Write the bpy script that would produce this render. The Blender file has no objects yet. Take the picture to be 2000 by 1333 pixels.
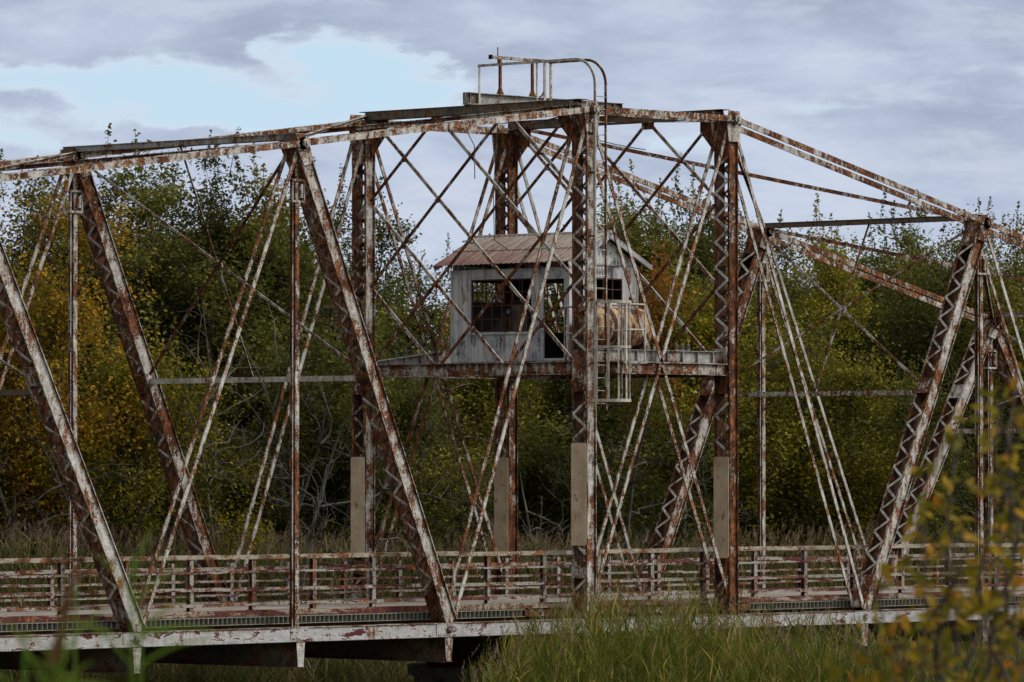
import bpy, bmesh, math, random
import numpy as np
from mathutils import Vector, Matrix
random.seed(7); RNG = np.random.default_rng(7)
scene = bpy.context.scene
COL = scene.collection

# ------------------------------------------------------------------ camera frame (used for laying out trees)
CAM = Vector((-98.78, -87.11, 3.523)); YAW = 0.8217; PITCH = 0.02314; FPX = 10739.0
FW = Vector((math.sin(YAW)*math.cos(PITCH), math.cos(YAW)*math.cos(PITCH), math.sin(PITCH)))
RT = Vector((math.cos(YAW), -math.sin(YAW), 0)); UPV = RT.cross(FW)
def at(px, py, D):
    return CAM + FW*D + RT*((px-1000)/FPX*D) + UPV*((666.5-py)/FPX*D)

# ------------------------------------------------------------------ bookkeeping helpers
def tag(o, label=None, cat=None, group=None, kind=None):
    if label: o['label'] = label
    if cat: o['category'] = cat
    if group: o['group'] = group
    if kind: o['kind'] = kind
    return o
def thing(name, label, cat, loc=(0,0,0), rz=0, group=None):
    o = bpy.data.objects.new(name, None); COL.objects.link(o)
    o.location = loc; o.rotation_euler = (0,0,rz); o.empty_display_size = .3
    return tag(o, label, cat, group)
def copy_tree(o, parent=None):
    c = o.copy(); COL.objects.link(c); c.parent = parent
    for ch in list(o.children): copy_tree(ch, c)
    return c
def link(name, me, mat, parent=None):
    o = bpy.data.objects.new(name, me); COL.objects.link(o)
    if mat is not None: me.materials.append(mat)
    if parent is not None:
        o.parent = parent
        # parents of parts are placed with plain location/rotation; vertices are given in world space
        # unless the caller works in local space
    return o

class MB:
    """collects simple solids into one mesh"""
    def __init__(s): s.v = []; s.f = []
    def add(s, vs, fs):
        n = len(s.v); s.v += [tuple(v) for v in vs]; s.f += [tuple(i+n for i in f) for f in fs]; return s
    def boxa(s, c, ax, ay, az):
        c = Vector(c); vs = []
        for i in (-1,1):
            for j in (-1,1):
                for k in (-1,1): vs.append(c+ax*i+ay*j+az*k)
        fs = [(0,1,3,2),(4,6,7,5),(0,4,5,1),(2,3,7,6),(0,2,6,4),(1,5,7,3)]
        if ax.cross(ay).dot(az) < 0: fs = [f[::-1] for f in fs]
        return s.add(vs, fs)
    def box(s, x0,x1,y0,y1,z0,z1):
        return s.boxa(((x0+x1)/2,(y0+y1)/2,(z0+z1)/2), Vector(((x1-x0)/2,0,0)), Vector((0,(y1-y0)/2,0)), Vector((0,0,(z1-z0)/2)))
    def bar(s, p0, p1, t, h, side=(0,1,0)):
        """flat bar: t along `side`, h across"""
        p0 = Vector(p0); p1 = Vector(p1); d = p1-p0; L = d.length; d.normalize()
        sd = Vector(side); sd = (sd - d*sd.dot(d))
        if sd.length < 1e-4: sd = Vector((1,0,0)) - d*d.x
        sd.normalize(); n = d.cross(sd)
        return s.boxa((p0+p1)/2, d*(L/2), sd*(t/2), n*(h/2))
    def tube(s, pts, r, n=6, caps=True):
        pts = [Vector(p) for p in pts]; rs = r if isinstance(r,(list,tuple)) else [r]*len(pts)
        base = len(s.v); prev = None
        for i, p in enumerate(pts):
            d = (pts[min(i+1,len(pts)-1)] - pts[max(i-1,0)]).normalized()
            if prev is None:
                a = Vector((0,0,1)) if abs(d.z) < .9 else Vector((1,0,0))
                a = (a-d*a.dot(d)).normalized()
            else: a = (prev-d*prev.dot(d)).normalized()
            prev = a; b = d.cross(a)
            for k in range(n):
                t = 2*math.pi*k/n; s.v.append(tuple(p+(a*math.cos(t)+b*math.sin(t))*rs[i]))
        for i in range(len(pts)-1):
            for k in range(n):
                k2 = (k+1)%n; o = base+i*n
                s.f.append((o+k, o+k2, o+n+k2, o+n+k))
        if caps:
            s.f.append(tuple(base+k for k in range(n))[::-1])
            s.f.append(tuple(base+(len(pts)-1)*n+k for k in range(n)))
        return s
    def disc(s, c, axis, r, h, n=12):
        c = Vector(c); a = Vector(axis).normalized()*(h/2)
        return s.tube([c-a, c+a], r, n)
    def rivet(s, c, nrm, r=.017):
        nrm = Vector(nrm).normalized(); a = nrm.orthogonal().normalized(); b = nrm.cross(a); c = Vector(c)
        vs = [c+a*r, c+b*r, c-a*r, c-b*r, c+nrm*r*.9]
        return s.add(vs, [(0,1,4),(1,2,4),(2,3,4),(3,0,4)])
    def prism(s, poly, off):
        n = len(poly); off = Vector(off); vs = [Vector(p)-off/2 for p in poly]+[Vector(p)+off/2 for p in poly]
        fs = [tuple(range(n))[::-1], tuple(range(n,2*n))]+[(i,(i+1)%n,n+(i+1)%n,n+i) for i in range(n)]
        return s.add(vs, fs)
    def build(s, name, mat, parent=None, smooth=False, bevel=0):
        me = bpy.data.meshes.new(name); me.from_pydata(s.v, [], s.f)
        bm = bmesh.new(); bm.from_mesh(me); bmesh.ops.recalc_face_normals(bm, faces=bm.faces); bm.to_mesh(me); bm.free()
        if smooth:
            for p in me.polygons: p.use_smooth = True
        o = link(name, me, mat, parent)
        if bevel:
            m = o.modifiers.new('bevel','BEVEL'); m.width = bevel; m.segments = 1; m.limit_method = 'ANGLE'
        return o

# ------------------------------------------------------------------ node helper
class N:
    def __init__(s, mat):
        s.m = mat; s.t = mat.node_tree; s.L = s.t.links
    def new(s, typ, **kw):
        n = s.t.nodes.new(typ)
        for k, v in kw.items():
            if k.startswith('i_'):
                key = k[2:]; key = int(key) if key.isdigit() else key.replace('_',' ')
                s.put(n.inputs[key], v)
            else: setattr(n, k, v)
        return n
    def put(s, inp, v):
        if isinstance(v, bpy.types.NodeSocket): s.L.new(v, inp)
        elif v is not None: inp.default_value = v
    def math(s, op, a, b=None, c=None, clamp=False):
        n = s.new('ShaderNodeMath', operation=op); n.use_clamp = clamp
        s.put(n.inputs[0], a)
        if b is not None: s.put(n.inputs[1], b)
        if c is not None: s.put(n.inputs[2], c)
        return n.outputs[0]
    def vscale(s, v, sc):
        n = s.new('ShaderNodeVectorMath', operation='MULTIPLY'); s.put(n.inputs[0], v); s.put(n.inputs[1], sc); return n.outputs[0]
    def noise(s, vec, scale, detail=5, rough=.6, dist=0):
        n = s.new('ShaderNodeTexNoise'); s.put(n.inputs['Vector'], vec)
        n.inputs['Scale'].default_value = scale; n.inputs['Detail'].default_value = detail
        n.inputs['Roughness'].default_value = rough; n.inputs['Distortion'].default_value = dist
        return n.outputs['Fac']
    def ramp(s, fac, stops, interp='LINEAR'):
        n = s.new('ShaderNodeValToRGB'); s.put(n.inputs[0], fac); cr = n.color_ramp; cr.interpolation = interp
        while len(cr.elements) < len(stops): cr.elements.new(.5)
        for e, (p, c) in zip(cr.elements, stops):
            e.position = p; e.color = (c[0],c[1],c[2],1) if isinstance(c,(tuple,list)) else (c,c,c,1)
        return n.outputs[0]
    def step(s, fac, lo, hi):
        n = s.new('ShaderNodeMapRange', interpolation_type='SMOOTHSTEP'); s.put(n.inputs[0], fac)
        n.inputs[1].default_value = lo; n.inputs[2].default_value = hi; return n.outputs[0]
    def mix(s, fac, a, b, mode='MIX'):
        n = s.new('ShaderNodeMix', data_type='RGBA', blend_type=mode)
        s.put(n.inputs[0], fac)
        for i, v in ((6,a),(7,b)):
            if isinstance(v,(tuple,list)): v = (v[0],v[1],v[2],1)
            s.put(n.inputs[i], v)
        return n.outputs[2]
def material(name):
    m = bpy.data.materials.new(name); m.use_nodes = True; m.node_tree.nodes.clear()
    n = N(m); out = n.new('ShaderNodeOutputMaterial'); return m, n, out
def principled(n, out, col, rough=.75, metal=0, bump=None, bstr=.4, bdist=.01, spec=.3):
    p = n.new('ShaderNodeBsdfPrincipled'); n.put(p.inputs['Base Color'], col if not isinstance(col,(tuple,list)) else (*col,1))
    n.put(p.inputs['Roughness'], rough); n.put(p.inputs['Metallic'], metal); p.inputs['Specular IOR Level'].default_value = spec
    if bump is not None:
        b = n.new('ShaderNodeBump'); n.put(b.inputs['Height'], bump); b.inputs['Strength'].default_value = bstr
        b.inputs['Distance'].default_value = bdist; n.L.new(b.outputs[0], p.inputs['Normal'])
    n.L.new(p.outputs[0], out.inputs[0]); return p

def steel(name, rust=0., primer=-.2, paint=(.54,.545,.535), seed=0., xbias=.16, stain=.5, stretch=(1,1,.28), pst=(1,1,1), dk=1.):
    """old bridge steel: chalky paint peeling to primer and rust"""
    m, n, out = material(name)
    g = n.new('ShaderNodeNewGeometry'); pos = g.outputs['Position']
    off = n.new('ShaderNodeVectorMath', operation='ADD'); n.put(off.inputs[0], pos); off.inputs[1].default_value = (seed*13.1, seed*7.7, seed*3.3); pos = off.outputs[0]
    n1 = n.noise(pos, 1.5, 6, .66); n2 = n.noise(n.vscale(pos, stretch), 8, 5, .62); n3 = n.noise(pos, 34, 3, .6)
    n4 = n.noise(n.vscale(pos, pst), 5, 5, .7, .6)
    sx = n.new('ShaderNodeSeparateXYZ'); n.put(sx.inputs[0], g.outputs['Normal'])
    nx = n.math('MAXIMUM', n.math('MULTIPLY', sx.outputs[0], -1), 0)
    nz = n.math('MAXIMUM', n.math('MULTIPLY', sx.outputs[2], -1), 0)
    a = n.math('MULTIPLY_ADD', n.math('SUBTRACT', n1, .5), 1.7, rust)
    a = n.math('MULTIPLY_ADD', n.math('SUBTRACT', n2, .5), 1.5, a)
    a = n.math('MULTIPLY_ADD', n.math('SUBTRACT', n3, .5), .65, a)
    n5 = n.noise(pos, 17, 4, .7); a = n.math('MULTIPLY_ADD', n.math('SUBTRACT', n5, .5), .7, a)
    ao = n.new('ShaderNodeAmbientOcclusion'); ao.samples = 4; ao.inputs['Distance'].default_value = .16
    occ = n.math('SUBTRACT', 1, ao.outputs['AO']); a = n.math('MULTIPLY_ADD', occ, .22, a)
    a = n.math('MULTIPLY_ADD', nx, xbias, a); a = n.math('MULTIPLY_ADD', nz, .25, a)  # shifts the mask to rust colour on faces toward -X and undersides
    mask = n.step(a, -.035, .05)
    pm = n.math('MULTIPLY_ADD', n.math('SUBTRACT', n4, .5), 1.6, primer)
    pm = n.math('MULTIPLY_ADD', n.math('SUBTRACT', n3, .5), .5, pm); pmask = n.step(pm, -.02, .03)
    rustc = n.ramp(n.math('ADD', n.math('MULTIPLY', n2, .6), n.math('MULTIPLY', n4, .4)),
                   [(.37,(.010,.007,.006)),(.45,(.034,.016,.010)),(.53,(.105,.038,.017)),(.60,(.23,.09,.036)),(.70,(.33,.19,.10))])
    pc = n.mix(n.step(n4, .40, .62), tuple(c*.62 for c in paint), paint)
    pc = n.mix(n.math('MULTIPLY', n.step(a, -.42, -.02), stain), pc, (.24,.175,.11))
    pc = n.mix(n.math('MULTIPLY', n.step(n3, .56, .7), .5), pc, (.10,.09,.085))
    col = n.mix(pmask, pc, n.mix(n3, (.055,.016,.018), (.11,.035,.036)))
    col = n.mix(mask, col, rustc)
    col = n.mix(n.math('MULTIPLY', n.step(occ, .35, .95), .6), col, (.02,.014,.011))  # contact shade and grime put into the colour of crevices
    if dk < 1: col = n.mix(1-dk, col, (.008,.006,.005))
    h = n.math('ADD', n.math('MULTIPLY', mask, -.6), n.math('MULTIPLY', n3, .5))
    principled(n, out, col, .85, 0, h, .6, .014, .1)
    return m
M = {}
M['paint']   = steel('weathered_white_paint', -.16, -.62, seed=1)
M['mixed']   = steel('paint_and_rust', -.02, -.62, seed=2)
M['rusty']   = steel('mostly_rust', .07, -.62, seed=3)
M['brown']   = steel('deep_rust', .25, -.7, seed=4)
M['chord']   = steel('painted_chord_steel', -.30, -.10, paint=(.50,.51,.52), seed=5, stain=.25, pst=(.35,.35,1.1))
M['rail']    = steel('peeling_railing_paint', -.12, -.01, paint=(.43,.42,.39), seed=6, xbias=.1, stain=.4, pst=(.22,.22,1.2))
M['railtop'] = steel('beige_railing_paint', -.10, -.14, paint=(.42,.39,.33), seed=16, xbias=.1, stain=.6, pst=(.22,.22,1.2), stretch=(.3,.3,1))
M['post']    = steel('railing_post_paint', -.11, -.08, paint=(.40,.40,.385), seed=17, xbias=.12, stain=.4)
M['curb']    = steel('maroon_curb_paint', -.16, .04, paint=(.42,.38,.32), seed=18, xbias=.1, stain=.4, pst=(.10,.10,.8))
M['lace']    = steel('pale_lacing_steel', -.17, -.62, paint=(.62,.61,.58), seed=19, xbias=.05)
M['inner']   = steel('shaded_inner_channel', .22, -.7, paint=(.09,.08,.075), seed=21, xbias=0, dk=.45)  # dk darkens the colour: shade inside the channels is painted in
M['dark']    = steel('dark_underside_steel', -.16, -.3, paint=(.085,.085,.08), seed=7, xbias=.05)
M['grey']    = steel('grey_painted_steel', -.25, -.6, paint=(.36,.37,.37), seed=8, xbias=.05, stain=.3)
M['cream']   = steel('cream_pipe_paint', -.3, -.7, paint=(.52,.51,.46), seed=9, xbias=.05)
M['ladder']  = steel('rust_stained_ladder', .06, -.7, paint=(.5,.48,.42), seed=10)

def simple(name, c1, c2, scale=6, rough=.8, bstr=.3, stretch=(1,1,1), spec=.3, detail=5):
    m, n, out = material(name); g = n.new('ShaderNodeNewGeometry')
    f = n.noise(n.vscale(g.outputs['Position'], stretch), scale, detail, .62)
    principled(n, out, n.ramp(f, [(.36,c1),(.62,c2)]), rough, 0, f, bstr, .01, spec); return m
def covermat():
    m, n, out = material('tan_sheet_metal'); g = n.new('ShaderNodeNewGeometry'); pos = g.outputs['Position']
    f = n.noise(pos, 1.8, 4, .6); sp = n.noise(n.vscale(pos,(1,1,.55)), 4.3, 4, .6); fi = n.noise(n.vscale(pos,(1,1,.12)), 22, 3, .6)
    c = n.ramp(f, [(.34,(.38,.295,.205)),(.64,(.54,.43,.31))])
    c = n.mix(n.math('MULTIPLY', n.step(fi,.5,.7), .22), c, (.22,.15,.10))
    c = n.mix(n.math('MULTIPLY', n.step(sp,.61,.68), .75), c, (.13,.06,.03))
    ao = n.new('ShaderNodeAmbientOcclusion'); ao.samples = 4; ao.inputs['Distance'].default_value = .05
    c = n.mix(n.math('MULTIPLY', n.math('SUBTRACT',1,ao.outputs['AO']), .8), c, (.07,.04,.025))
    principled(n, out, c, .7, 0, f, .5, .04, .15); return m
M['cover'] = covermat()
M['grate'] = simple('galvanised_grating', (.13,.13,.105), (.27,.27,.22), 14, .6)
M['deckdark'] = simple('dirty_deck', (.03,.028,.025), (.075,.07,.06), 5, .9)
M['concrete'] = simple('old_concrete', (.09,.09,.085), (.2,.195,.18), 2.5, .9)
M['wire'] = simple('black_cable', (.02,.02,.02), (.05,.045,.04), 9, .7)
M['black'] = simple('near_black_interior', (.008,.008,.008), (.03,.026,.024), 4, .9)  # near-black colour for house lining, ceiling, rafters and cabinet
M['munt'] = simple('rusty_window_bars', (.035,.016,.012), (.09,.035,.025), 14, .8)
M['ceramic'] = simple('glazed_insulator', (.10,.10,.09), (.24,.22,.19), 20, .35, .1)
M['bark'] = simple('grey_brown_bark', (.025,.02,.016), (.085,.072,.06), 9, .95, .8, (1,1,.25))
M['deadwood'] = simple('bleached_dead_wood', (.05,.045,.04), (.13,.118,.10), 7, .9, .6, (1,1,.3))

def leafmat(name, stops, trans=.3, patch=.5, nscale=.35, nmix=.45):
    m, n, out = material(name)
    at_ = n.new('ShaderNodeAttribute'); at_.attribute_name = 'rnd'
    g = n.new('ShaderNodeNewGeometry'); nz = n.noise(g.outputs['Position'], nscale, 3, .6)
    fac = n.math('ADD', n.math('MULTIPLY', at_.outputs['Fac'], 1-nmix), n.math('MULTIPLY', n.step(nz, .34, .66), nmix))
    col = n.ramp(fac, stops)
    d = n.new('ShaderNodeBsdfPrincipled'); n.put(d.inputs['Base Color'], col); d.inputs['Roughness'].default_value = .55; d.inputs['Specular IOR Level'].default_value = .06
    t = n.new('ShaderNodeBsdfTranslucent'); n.put(t.inputs[0], n.mix(.5, col, (.16,.17,.02)))
    mx = n.new('ShaderNodeMixShader'); mx.inputs[0].default_value = trans
    n.L.new(d.outputs[0], mx.inputs[1]); n.L.new(t.outputs[0], mx.inputs[2]); n.L.new(mx.outputs[0], out.inputs[0]); return m
L = {}
L['green']  = leafmat('green_foliage', [(0,(.014,.017,.006)),(.38,(.056,.062,.015)),(.7,(.15,.145,.03)),(.88,(.27,.22,.04)),(1,(.40,.28,.05))])
L['dark']   = leafmat('dark_green_foliage', [(0,(.011,.014,.005)),(.42,(.044,.050,.012)),(.78,(.12,.118,.022)),(1,(.26,.20,.035))])
L['olive']  = leafmat('yellow_green_foliage', [(0,(.028,.028,.004)),(.35,(.10,.094,.010)),(.75,(.25,.21,.018)),(1,(.42,.28,.025))])
L['gold']   = leafmat('golden_autumn_foliage', [(0,(.04,.034,.005)),(.3,(.13,.10,.010)),(.65,(.33,.19,.016)),(1,(.46,.19,.018))])
L['orange'] = leafmat('orange_autumn_foliage', [(0,(.12,.05,.012)),(.5,(.34,.12,.02)),(1,(.44,.17,.03))])
L['brush']  = leafmat('shaded_brush', [(0,(.008,.009,.003)),(.5,(.030,.029,.008)),(.85,(.085,.07,.015)),(1,(.18,.11,.025))])  # darker leaf colour carries the deep shade under the trees
L['sap']    = leafmat('yellowing_sapling_leaves', [(0,(.045,.045,.006)),(.38,(.15,.13,.011)),(.64,(.32,.20,.013)),(.82,(.40,.16,.014)),(1,(.36,.11,.03))], .35, nscale=6, nmix=.3)
L['reed']   = leafmat('green_reed_blades', [(0,(.014,.021,.004)),(.35,(.050,.074,.010)),(.65,(.12,.14,.020)),(.85,(.25,.20,.045)),(1,(.36,.24,.08))], .25, nscale=1.0, nmix=.4)
L['reedfar']= leafmat('bank_reed_blades', [(0,(.03,.036,.012)),(.4,(.085,.09,.028)),(.7,(.19,.16,.07)),(1,(.30,.22,.13))], .2, nscale=.7)
L['plume']  = leafmat('reed_plumes', [(0,(.15,.095,.07)),(.6,(.27,.185,.13)),(1,(.36,.27,.2))], .3, nscale=2)
L['fgreed'] = leafmat('close_reed_blades', [(0,(.06,.11,.015)),(.5,(.11,.20,.025)),(.85,(.20,.26,.04)),(1,(.36,.19,.03))], .35, nscale=8, nmix=.25)
L['fgplume']= leafmat('close_reed_plume', [(0,(.14,.065,.035)),(.6,(.24,.12,.06)),(1,(.34,.2,.12))], .3)

# ------------------------------------------------------------------ node coordinates of the trusses
W = 7.3
XN = {'L0':-2.6,'L1':-7.35,'L2':-12.235,'L3':-17.12,'L4':-22.0,'L5':-26.9,'R0':2.54,'R1':7.68,'R2':12.45,'R3':17.35,'R4':22.23,'R5':27.1}
ZT = {'L0':12.0,'L2':10.775,'L4':9.54,'R0':12.0,'R2':9.8,'R4':7.61}
def Bn(k, y): return Vector((XN[k], y, -.02))
def Un(k, y): return Vector((XN[k], y, ZT[k]))

bridge = thing('truss_bridge', 'rusty abandoned steel truss bridge with a tall central tower, crossing the whole picture', 'bridge')
A_, B_ = .32, .49       # laced post section: along the truss, across it

# flat lacing bars: the generic bar() orients its thin side wrongly for an arbitrary normal, so give it the face normal
def flatbar(m, p0, p1, w, t, nrm):
    p0 = Vector(p0); p1 = Vector(p1); d = p1-p0; Ln = d.length; d.normalize(); nrm = Vector(nrm); nrm = (nrm-d*nrm.dot(d)).normalized()
    return m.boxa((p0+p1)/2, d*(Ln/2), d.cross(nrm)*(w/2), nrm*(t/2))
def laced_post(name, p0, p1, mat, lacemat, start=.5, end=.6, plates=(), pitch=.30, a=A_, b=B_):
    p0 = Vector(p0); p1 = Vector(p1); d = (p1-p0); Ln = d.length; d.normalize(); y = Vector((0,1,0)); n = d.cross(y)
    m = MB(); c = (p0+p1)/2
    for s in (-1,1):
        m.boxa(c+y*(s*(b/2-.058)), d*(Ln/2), y*.009, n*(a/2-.0005))
        for q in (-1,1):
            m.boxa(c+y*(s*(b/2-.025))+n*(q*(a/2-.009)), d*(Ln/2-.003), y*.0245, n*.010)
            k = .1
            while k < Ln-.1:
                m.rivet(p0+d*k+y*(s*(b/2-.028))+n*(q*(a/2+.001)), n*q); k += .17
    for q in (-1,1):
        for s0, s1 in [(0,start),(Ln-end,Ln)]+list(plates):
            m.boxa(p0+d*((s0+s1)/2)+n*(q*(a/2+.0075)), d*((s1-s0)/2), y*(b/2-.006), n*.006)
    part = m.build(name, mat, bridge)
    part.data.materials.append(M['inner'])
    for pol in part.data.polygons:      # inward faces take the darkened material: interior shade painted into the colour
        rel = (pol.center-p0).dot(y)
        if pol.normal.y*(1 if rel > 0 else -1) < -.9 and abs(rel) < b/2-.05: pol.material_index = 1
    for q in (-1,1):
        lz = MB(); k = start; sg = 1; o = n*(q*(a/2+.014))
        while k < Ln-end-.1:
            if not any(s0-.15 < k+pitch/2 < s1+.1 for s0, s1 in plates):
                j = random.uniform(-.012,.012)
                flatbar(lz, p0+d*(k+.0)+y*(sg*(b/2-.04))+o, p0+d*(k+pitch+j)-y*(sg*(b/2-.04))+o+n*(.004*sg), .062, .012, n)
            elif lz.v: lz.build('lacing', lacemat, part); lz = MB()
            sg = -sg; k += pitch
        if lz.v: lz.build('lacing', lacemat, part)
    return part

def eyebar(p0, p1, h, t, mat, head=.11, name='eyebar'):
    m = MB(); m.bar(p0, p1, t, h, (0,1,0))
    for p in (p0, p1): m.disc(p, (0,1,0), head, t*1.12, 14)
    return m.build(name, mat, bridge)

random.seed(11)
for ti, y in enumerate((0., W)):
    near = ti == 0
    # ---- tower posts
    for k in ('L0','R0'):
        z0, z1 = (4.12,1.70) if (near and k=='L0') else (3.8,1.35)
        top = 12.05
        p = laced_post('tower_post', (XN[k],y,-.02), (XN[k],y,top), {'L0n':M['mixed'],'L0f':M['mixed'],'R0n':M['brown'],'R0f':M['brown']}[k+('n' if near else 'f')], M['lace'] if near else M['mixed'],
                        start=.62, end=1.1, plates=((5.35,6.35),(.95,1.35) if near else (.95,1.3)))
        cp = MB(); xx = XN[k]-A_/2-.035; pts = []
        w = .238; r = .05
        zt, zb = z0, z1; pr = []
        for (cy, cz, a0) in ((w-r, zt-r, 0), (-w+r, zt-r, 90), (-w+r, zb+r, 180), (w-r, zb+r, 270)):
            for q in range(4): t = math.radians(a0+q*30); pr.append((xx, y+cy+r*math.cos(t), cz+r*math.sin(t)))
        cp.prism(pr, (.012,0,0))
        for q in range(5):
            cp.disc((xx-.01, y+random.uniform(-.05,.05), zb+.2+q*(zt-zb-.4)/4), (1,0,0), .018, .02, 8)
        cp.build('cover_plate', M['cover'], p)
    # ---- inclined laced posts
    for (u, l, mt) in (('L2','L1','mixed'),('L4','L3','paint'),('L4','L5','mixed'),('R2','R1','mixed'),('R4','R3','paint'),('R4','R5','rusty')):
        pu, pl = Un(u,y), Bn(l,y); Ln = (pu-pl).length
        zc = 5.55; t = (zc-pl.z)/(pu.z-pl.z)*Ln
        mm = M['rusty'] if (not near and u in('L2','R2')) else M[mt]
        laced_post('inclined_post', pl, pu, mm, M['lace'], start=.9, end=.75, plates=((t-.22,t+.22),), a=.34, b=.46)
    # ---- upper chord bars
    for (a, b) in (('L0','R0'),('L0','L2'),('L2','L4'),('R0','R2'),('R2','R4')):
        for s in (-1,1):
            o = s*.285
            if a in('L0',) and b=='R0': o = s*.33
            mt = {'L':'mixed','R':'rusty'}[b[0]]
            eyebar(Un(a,y+o), Un(b,y+o), .14, .036, M[mt], .14)
    # chord past the outer nodes down to the end of the truss is the end post itself
    # ---- diagonals (paired flat bars) from the upper nodes down to the lower ones
    for (u, l) in (('L0','L1'),('L2','L3'),('R0','R1'),('R2','R3')):
        for s in (-1,1):
            o = s*.19
            if (u,l) in (('L2','L3'),('R2','R3')): o = s*.17
            pu = Un(u,y+o); pl = Bn(l,y+o*.9)
            dx = .12 if l[0]=='L' else -.12
            pu = pu + Vector((-.05 if l[0]=='L' else .05,0,-.1)); pl = pl+Vector((dx,0,.12))
            eyebar(pu, pl, .092, .032, M[('paint' if l[0]=='R' else 'mixed') if s<0 else ('mixed' if l[0]=='R' or not near else 'rusty')], .075)
    # ---- crossed bars inside the tower
    for (u, l) in (('L0','R0'),('R0','L0')):
        for s in (-1,1):
            o = s*.16
            sx = .16 if u=='L0' else -.16
            eyebar(Un(u,y+o)+Vector((sx,0,-.35)), Bn(l,y+o)+Vector((-sx,0,.55)), .095, .03, M['mixed' if near else 'rusty'], .06)
    # ---- hangers with their yoke
    for k in ('L2','L4','R2','R4'):
        z1 = ZT[k]-.1; x = XN[k]
        m = MB(); m.box(x-.06,x+.06,y-.09,y-.06,-.02,z1); m.box(x-.06,x+.06,y+.06,y+.09,-.02,z1)
        m.box(x-.012,x+.012,y-.06,y+.06,.02,z1-.2)
        h = m.build('hanger', M['rusty' if near else 'mixed'], bridge)
        r = MB()
        for (dx,dy) in ((-.16,-.1),(.16,.1)):
            r.tube([(x+dx,y+dy,-.02),(x+dx,y+dy,z1-1.25)], .014, 6)
        r.build('hanger_rod', M['paint'], h)
        yk = MB(); zy = z1-1.2
        for zz in (zy, zy+.48):
            yk.box(x-.18,x+.18,y-.13,y-.10,zz-.025,zz+.025); yk.box(x-.18,x+.18,y+.10,y+.13,zz-.025,zz+.025)
            yk.box(x-.195,x-.165,y-.13,y+.13,zz-.025,zz+.025); yk.box(x+.165,x+.195,y-.13,y+.13,zz-.025,zz+.025)
        for sx in (-.18,.18):
            for sy in (-.115,.115): yk.tube([(x+sx,y+sy,zy),(x+sx,y+sy,zy+.48)], .022, 6)
        yk.disc((x+.08,y-.12,zy+.24),(0,0,1),.05,.3,8)
        yk.build('turnbuckle_yoke', M['paint'], h)
    # ---- pins
    for k in ('L0','R0','L2','R2','L4','R4'):
        m = MB(); m.disc(Un(k,y), (0,1,0), .062, .80, 14)
        for s in (-1,1): m.disc(Un(k,y+s*.385), (0,1,0), .11, .05, 6); m.disc(Un(k,y+s*.42), (0,1,0), .055, .05, 10)
        # pin plates on the member end
        m.build('pin', M['paint'], bridge)
    for k in ('L1','L3','R1','R3','L5','R5'):
        for s in (-1,1):
            m = MB(); m.disc((XN[k]-.1,y+s*.245,-.17),(0,1,0),.085,.05,6); m.disc((XN[k]-.1,y+s*.27,-.17),(0,1,0),.05,.05,10)
            m.build('pin', M['paint'], bridge)
    # ---- lower chord
    m = MB(); x0, x1 = -30.5, 30.5
    for s in (-1,1):
        m.box(x0,x1,y+s*.20-.008,y+s*.20+.008,-.335,-.035)
        m.box(x0,x1,y+min(s*.205,s*.13),y+max(s*.205,s*.13),-.347,-.336)
        m.box(x0,x1,y+s*.214-.006 if s>0 else y-.23,y+.23 if s>0 else y-.208,-.347+.0115,-.30)
    m.build('lower_chord', M['chord'], bridge)
    m = MB(); m.box(x0,x1,y-.235,y+.235,-.034,-.02)
    xx = x0+.2
    while xx < x1:
        m.rivet((xx,y-.205,-.02),(0,0,1),.015); xx += .16
    m.build('chord_cover_plate', M['rusty'], bridge)
    for k in ('L1','L3','L0','R0','R1','R3','L2','R2'):
        x = XN[k]; w = .42 if k[1] in '13' else .22
        for s in (-1,1):
            m = MB()
            ya, yb = sorted((y+s*.2095, y+s*.224)); m.box(x-w-.1,x+w,ya,yb,-.296,-.037)
            for i in range(4):
                for j in range(3): m.rivet((x-w-.05+i*.07,y+s*.224,-.08-j*.09),(0,s,0),.013)
            m.build('splice_plate', M['chord'], bridge)
    # ---- gusset plates on the upper nodes
    for k in ('L0','R0','L2','R2','L4','R4'):
        x, z = XN[k], ZT[k]
        for s in (-1,1):
            m = MB(); yy = y+s*.253
            pr = [(x-.2,yy,z+.2),(x+.2,yy,z+.2),(x+.26,yy,z-.1),(x+.2,yy,z-.55),(x-.2,yy,z-.55),(x-.26,yy,z-.1)]
            if k in('L2','L4'): pr = [(x-.17,yy,z+.16),(x+.15,yy,z+.16),(x+.24,yy,z-.1),(x+.36,yy,z-.42),(x+.05,yy,z-.5),(x-.17,yy,z-.12)]
            if k in('R2','R4'): pr = [(x+.17,yy,z+.16),(x-.15,yy,z+.16),(x-.24,yy,z-.1),(x-.36,yy,z-.42),(x-.05,yy,z-.5),(x+.17,yy,z-.12)]
            m.prism(pr,(0,.014,0))
            for i in range(5):
                for j in range(2): m.rivet((x-.1+j*.2+(.15*(i-2)/4 if k[0]=='L' else -.15*(i-2)/4)*0,yy+s*.007,z-.4+i*.11),(0,s,0))
            m.build('gusset_plate', M['mixed'], bridge)

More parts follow.
